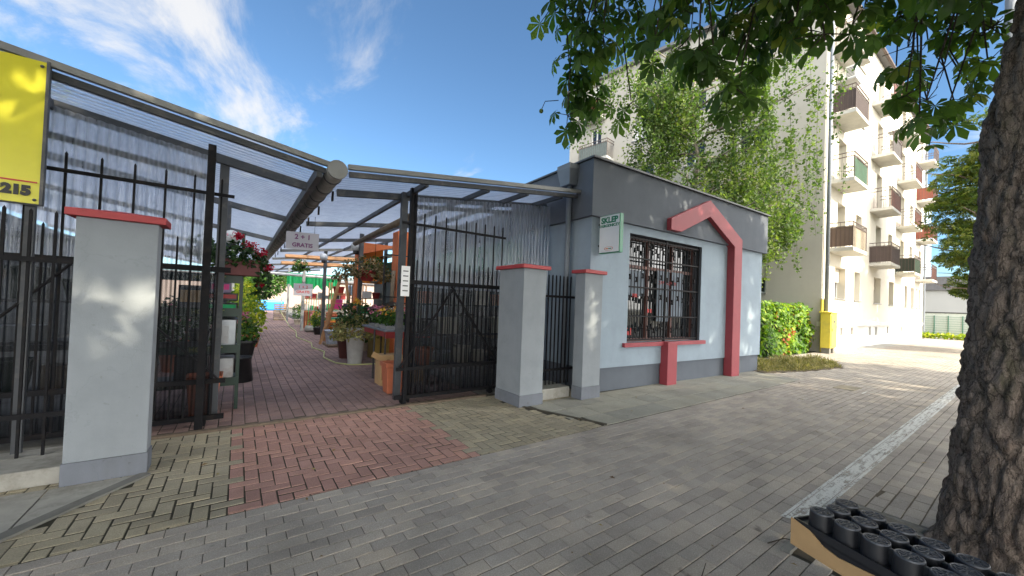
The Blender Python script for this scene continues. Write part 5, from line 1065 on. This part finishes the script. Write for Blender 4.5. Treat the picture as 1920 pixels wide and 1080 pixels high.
GAPS = [(3.62, 4.39, 1.72, .22), (3.70, 4.39, 1.45, .20), (3.50, 4.39, 1.50, .18), (3.68, 4.39, 1.12, .26), (3.60, 4.39, .95, .24), (3.72, 4.39, .82, .22), (4.70, 4.28, 1.75, .22), (4.78, 4.28, 1.62, .20), (4.72, 4.28, 1.28, .24), (4.70, 4.28, 1.05, .22), (4.80, 4.28, .90, .20),
        (-.72, 4.27, 1.42, .24), (-.60, 4.27, 1.38, .26), (-.88, 4.27, 1.12, .18), (5.3, 4.5, 2.75, .2), (5.4, 4.5, 1.3, .2), (5.5, 4.5, .95, .18), (6.7, 4.42, .62, .2), (8.75, 4.35, 1.0, .2), (8.9, 4.35, .95, .2), (-1.52, 4.75, 2.85, .16), (-1.45, 4.75, 3.1, .13), (10.5, 4.3, 1.6, .2)]
def sungaps(P, mask=False, f=1.0):
    """chinks in the leaf cover through which the sun reaches the pillars and walls as round flecks"""
    k = np.ones(len(P), bool); d = np.array(SUN)
    for x, y, z, r in GAPS:
        q = P - np.array((x, y, z)); k &= np.linalg.norm(q - (q @ d)[:, None] * d, axis=1) > r * f
    return k if mask else P[k]
off = np.array(tree.location)
km = sungaps(np.array(P), True, .75); P = [p for p, q in zip(P, km) if q]; R = [p for p, q in zip(R, km) if q]; Sz = [p for p, q in zip(Sz, km) if q]
link('near_leaves', inst_mesh('near_leaves', np.array(P) - off, np.array(R), np.array(Sz), PALM, PALMF, rs, np.clip(.45 + .28 * rs.normal(size=len(P)), 0, 1)), f_chest, tree)
part('twigs', tw, m_bark2, tree)
fr = MB()
for x, y, z in [(2.30, 2.83, 3.37), (2.08, 2.30, 3.86), (2.14, 2.21, 3.90), (2.20, 2.21, 3.92)]: fr.ball(x, y, z, .021, 10)
part('fruits', fr, basic('green_conker_husk', (.09, .14, .03), .7, bmp=.6, bscale=200), tree, smooth=True)
part('fruit_stalk', MB().path([(2.30, 2.83, 3.38), (2.32, 2.80, 3.46), (2.42, 2.72, 3.47)], .004, 5), m_bark2, tree)
# high crown, wholly above the picture: chestnut leaves as simple palmate blades
Ri = np.array(RM).T
def crown_pts(n, c, r, rs, keep=None, shell=.25):
    P, d = blob(rs, n, c, r, shell)
    P = P[P[:, 2] > 3.9]
    q = np.array([noise.noise(Vector(p) * .55) for p in P]); P = P[q > -.21]
    if keep: P = P[keep(P)]
    return P
def clear(P):
    """the underside of the crown stays above the view over the market roof"""
    c = (P - np.array((0, 0, HC))) @ Ri.T
    return ~((c[:, 2] > .1) & (c[:, 1] / np.maximum(c[:, 2], .1) > -.84) & (np.abs(c[:, 0] / np.maximum(c[:, 2], .1)) < 1.5))
rs = np.random.RandomState(21); P = crown_pts(11500, (3.4, -2.6, 8.2), (8.5, 6.0, 4.6), rs, clear)
P2 = crown_pts(5200, (2.6, -5.2, 7.4), (8.0, 3.6, 3.4), rs, None); P = sungaps(np.concatenate([P, P2]))
link('high_crown', inst_mesh('high_crown', P - off, rots(len(P), rs, .45), .265 * (.7 + .6 * rs.random(len(P))), PALS, PALSF, rs), f_chest, tree)
# roadside trees out of the frame, across the street: they shade the pavement and the shop front
def road_tree(x, y, h, label):
    t = thing('roadside_tree', label, 'tree', (x, y, 0), 'chestnuts along the street')
    q = MB(); limb(q, (x, y, 0), (x + .2, y, h * .5), .32, .2, 3, 10, 5, .04)
    for k in range(7): a = k * .9; limb(q, (x + .2, y, h * .42), (x + 3 * math.cos(a), y + 3 * math.sin(a), h * .72), .12, .03, k)
    part('trunk', q, m_bark, t, smooth=True)
    rs = np.random.RandomState(int(abs(x) * 10) + 3); P = crown_pts(5200, (x, y, h * .60), (6.2, 4.6, h * .38), rs, None, .2); P = sungaps(P)
    link('crown', inst_mesh('crown', P - np.array((x, y, 0)), rots(len(P), rs, .5), .36 * (.7 + .6 * rs.random(len(P))), PALS, PALSF, rs), f_chest, t)
    return t
road_tree(-7.5, -2.0, 13, 'chestnut tree standing left of and behind the viewer')
road_tree(-2.5, -10.5, 14, 'first chestnut across the street opposite the market')
road_tree(5.5, -11.0, 14, 'second chestnut across the street opposite the shop')
road_tree(13.0, -11.5, 14, 'third chestnut across the street beyond the shop')
# birch behind the shop
bt = thing('birch_tree', 'birch tree with hanging light green foliage behind the garden shop', 'tree', (14.6, 8.4, 0))
q = MB(); bp = limb(q, (14.6, 8.4, 0), (14.9, 8.2, 12.2), .17, .03, 5, 10, 8, .03)
rs = np.random.RandomState(8); P = []; rt = Vector((.81, -.58, 0)); fw = Vector((.58, .81, 0)); ends = []
for k in range(44):
    f = rs.uniform(.28, .95); p0 = bp[0].lerp(bp[-1], f); a = rs.uniform(0, 6.28)
    rad = (4.6 * math.sin(math.pi * min(1, f * .93 + .02)) ** .7) * rs.uniform(.55, 1.0); rad = rad * (1.05 if math.cos(a) > 0 else .80)
    e = p0 + rt * math.cos(a) * rad + fw * math.sin(a) * rad * .85 + Vector((0, 0, rs.uniform(.5, 1.7)))
    pts = limb(q, p0, e, .05, .012, k + 40, 6, 5, .08)
    for m_ in pts[2:]:
        for _ in range(4): ends.append(m_ + Vector((rs.normal(), rs.normal(), rs.normal() * .5)) * .35)
part('trunk', q, m_birchb, bt, smooth=True)
tw = MB(); V = []
for e in ends:
    ln = rs.uniform(.7, 2.5); sw = Vector((rs.normal() * .25, rs.normal() * .25, 0)); a = e; b = e + sw * .6 + Vector((0, 0, -ln * .4)); c = e + sw + Vector((0, 0, -ln)); tw.path([a, b, c], [.008, .006, .003], 3, False)
    n_ = int(ln * 48); vv = np.clip(rs.normal(.5, .22), .05, .95)
    for i in range(n_):
        f = rs.random(); p = (a.lerp(b, f * 2) if f < .5 else b.lerp(c, f * 2 - 1)); w_ = .13 * (1.1 - .6 * f)
        P.append(p + Vector((rs.normal(), rs.normal(), rs.normal())) * w_); V.append(vv + rs.normal() * .16)
for x, y, z, n_ in [(11.6, 10.3, 10.8, 7), (11.3, 10.6, 9.6, 5), (16.8, 4.9, 8.2, 5), (17.6, 4.7, 7.4, 4), (16.6, 5.1, 6.9, 3)]:
    for _ in range(n_):
        s_ = Vector((x, y, z)) + Vector((rs.normal() * .5, rs.normal() * .5, rs.normal() * .3)); ln = rs.uniform(.8, 2.2); tw.path([s_, s_ - Vector((0, 0, ln))], [.006, .003], 3, False)
        for i in range(int(ln * 36)): P.append(s_ + Vector((rs.normal() * .11, rs.normal() * .11, -ln * rs.random()))); V.append(.4 + rs.normal() * .2)
P = np.array([tuple(p) for p in P]); n = len(P)
link('foliage', inst_mesh('foliage', P - np.array((14.6, 8.4, 0)), rots(n, rs, 1.6), .115 * (.6 + .8 * rs.random(n)), LEAF * np.array([1, 1.25, 1]), LEAFF, rs, np.clip(np.array(V), 0, 1)), f_birch, bt)
part('twigs', tw, m_bark2, bt)
# chestnut down the street
st_ = thing('street_tree', 'leafy chestnut further down the pavement behind the big trunk', 'tree', (29, .9, 0))
q = MB(); limb(q, (29, .9, 0), (29.1, .9, 8), .28, .12, 9, 10, 6, .03)
for k in range(22):
    a = k * 2.4; z = 2.6 + k * .42; e = (29 + 3.1 * math.cos(a), .9 + 3.0 * math.sin(a), z + .2); limb(q, (29, .9, max(2.3, z - .6)), e, .06, .015, k + 9, 6)
part('trunk', q, m_bark, st_, smooth=True)
rs = np.random.RandomState(31); PP = []
for k in range(150):
    c_, d_ = blob(rs, 1, (29, -.1, 6.9), (3.1, 3.1, 5.5), .45); r_ = rs.uniform(.6, 1.15); p_, _ = blob(rs, 95, c_[0], (r_, r_, r_ * .42), .2); p_[:, 2] -= .35 * ((p_ - c_[0])[:, :2] ** 2).sum(1); PP.append(p_)
P = np.concatenate(PP); P = P[P[:, 2] > 2.0]
link('crown', inst_mesh('crown', P - np.array((29, .9, 0)), rots(len(P), rs, .7), .19 * (.7 + .6 * rs.random(len(P))), PALS, PALSF, rs), foliage('street_tree_leaves', [(0, (.035, .065, .018)), (.5, (.075, .12, .03)), (1, (.19, .21, .05))], .4), st_)
# bushes peeping above the sheet wall at far left
t = thing('garden_tree', 'light green tree top peeping above the yellow sign', 'tree', (-4.6, 13.5, 0)); q = MB(); limb(q, (-4.6, 13.5, 0), (-4.6, 13.5, 5), .15, .05, 4); part('trunk', q, m_bark, t)
clump('crown', f_birch, t, (-4.6, 13.5, 5.2), (1.5, 1.5, 1.4), 1800, .16, 44)
t = thing('garden_tree', 'bright green tree closing the far end of the market aisle', 'tree', (1.6, 47, 0)); q = MB(); limb(q, (1.6, 47, 0), (1.6, 47, 3), .2, .08, 4); part('trunk', q, m_bark, t)
clump('crown', f_green, t, (1.6, 47, 3.4), (3.0, 2.5, 2.4), 4200, .34, 45)

# ------------------------------------------------------------------ cardboard box with upturned pot trays
ta = Vector((-.345, -.939, 0)); tb = Vector((.939, -.345, 0)); O = Vector((2.22, .58, 0))
def tl(a, b, z): p = O + ta * a + tb * b; return (p.x, p.y, z)
tm = Matrix(((tb.x, ta.x, 0, O.x), (tb.y, ta.y, 0, O.y), (0, 0, 1, 0), (0, 0, 0, 1)))   # local x along tb, y along ta
bx = thing('cardboard_box', 'open cardboard box holding black pot trays beside the big tree', 'box', (2.2, .4, .415))
th = .005; a0, a1, b0, b1 = -.085, .62, -.075, .31
q = MB(); q.prism([(a0, .42), (a1, .42), (a1, .53), (.12, .475), (.06, .485), (.0, .52), (a0, .535)], b0, b0 + th, Matrix(((ta.x, tb.x, 0, O.x), (ta.y, tb.y, 0, O.y), (0, 0, 1, 0), (0, 0, 0, 1))))
part('side', q, m_card, bx)
part('side', MB().box(b1 - th, b1, a0, a1, .42, .535, tm), m_card, bx); part('end', MB().box(b0 + th, b1 - th, a0, a0 + th, .42, .50, tm), m_card, bx); part('end', MB().box(b0 + th, b1 - th, a1 - th, a1, .42, .535, tm), m_card, bx)
part('bottom', MB().box(b0, b1, a0, a1, .412, .419, tm), m_card, bx)
def tray(label, dz, full):
    t = thing('pot_tray', label, 'plant tray', (2.2, .4, .43 + dz), 'black pot trays in the cardboard box')
    z0 = .526 + dz; z1 = .60 + dz
    q = MB(); q.box(b0 + .012, b1 - .012, a0 + .012, a1 - .012, z0 - .012, z0, tm); part('plate', q, m_pot, t, bevel=.003)
    q = MB()
    for (u0, u1, v0, v1) in ((b0 + .008, b0 + .014, a0 + .008, a1 - .008), (b1 - .014, b1 - .008, a0 + .008, a1 - .008), (b0 + .014, b1 - .014, a0 + .008, a0 + .014), (b0 + .014, b1 - .014, a1 - .014, a1 - .008)): q.box(u0, u1, v0, v1, z0 - .03, z0 + .012, tm)
    part('rim', q, m_pot, t)
    if not full: return
    nw = 40; cb = MB(); cb.lathe([(.0490, 0), (.0470, .02), (.0445, .060), (.0437, .068)], 0, 0, 0, nw)
    cm = MB(); cm.lathe([(.0437, .068), (.0425, .0735), (.0410, .0745), (.0388, .0745), (.0370, .0705), (.0001, .0705)], 0, 0, 0, nw)
    me = None
    for j in range(3):
        for i in range(6):
            al = i * .1055 + (-.032 if j == 2 else 0); bl = j * .105; px_, py_, _ = tl(al, bl, 0)
            if al > a1 - .04: continue
            loc = (px_ - 2.2, py_ - .4, z0 - (.43 + dz))
            if me is None:
                # raised triangles between the cross arms of each cup base
                for k in range(4):
                    a = k * math.pi / 2 + .5
                    for s in (-.5, .5):
                        c1 = (math.cos(a + s) * .033, math.sin(a + s) * .033, .0722); c2 = (math.cos(a) * .007, math.sin(a) * .007, .0722); cm.beam(c1, c2, .0036, .0045)
                    cm.beam((math.cos(a - .5) * .033, math.sin(a - .5) * .033, .0722), (math.cos(a + .5) * .033, math.sin(a + .5) * .033, .0722), .0036, .0045)
                me = mesh('cup', cb.v, cb.f, True); me.materials.append(m_pot)
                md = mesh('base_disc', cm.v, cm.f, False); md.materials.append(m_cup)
            o = bpy.data.objects.new('cup', me); COL.objects.link(o); o.parent = t; o.location = loc
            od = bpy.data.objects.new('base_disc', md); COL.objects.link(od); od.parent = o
    for j in range(3):
        for i in range(5):
            al = i * .1055 + (-.032 if j == 2 else 0) + .0527; part('web', MB().box(j * .105 - .008, j * .105 + .008, al - .016, al + .016, z0, z1 - .008, tm), m_pot, t, bevel=.004)
    for j in range(2):
        for i in range(6): al = i * .1055 + (-.016 if j else 0); part('web', MB().box(j * .105 + .03, j * .105 + .075, al - .007, al + .007, z0, z1 - .012, tm), m_pot, t, bevel=.004)
tray('upturned black tray of round pots on top of the cardboard box', 0, True)
tray('lower black tray nested beneath the top pot tray in the box', -.035, False)
t = thing('crate_stand', 'pale crate under the cardboard box', 'crate', (2.45, .15, 0))
part('panel', MB().box(.02, .25, .12, .55, 0, .41, tm), m_gwood, t)
# fallen leaves and twigs
def litter(n, x0, x1, y0, y1, seed, label):
    rs = np.random.RandomState(seed); P = np.stack([rs.uniform(x0, x1, n), rs.uniform(y0, y1, n), np.full(n, .008)], 1)
    o = link('fallen_leaves', inst_mesh('fallen_leaves', P, rots(n, rs, .12), .045 * (.3 + .9 * rs.random(n)), LEAF, LEAFF, rs), foliage('fallen_leaf', [(0, (.10, .05, .02)), (.5, (.22, .14, .05)), (1, (.35, .30, .12))], .1)); tag(o, label, 'leaves', kind='stuff')
litter(150, -.5, 14, -1, 5, 3, 'scattered small dry leaves on the pavement')
for pts, lab in (([(2.02, .93, .012), (2.12, 1.08, .010), (2.30, 1.14, .014)], 'thin reddish twig lying on the pavement near the viewer'), ([(2.85, 1.02, .012), (3.0, .98, .014), (3.12, .83, .01)], 'thin dark twig on the pavement beside the cardboard box')):
    solo('twig', MB().path(pts, [.004, .0035, .002], 6), m_bark2, lab, 'twig')
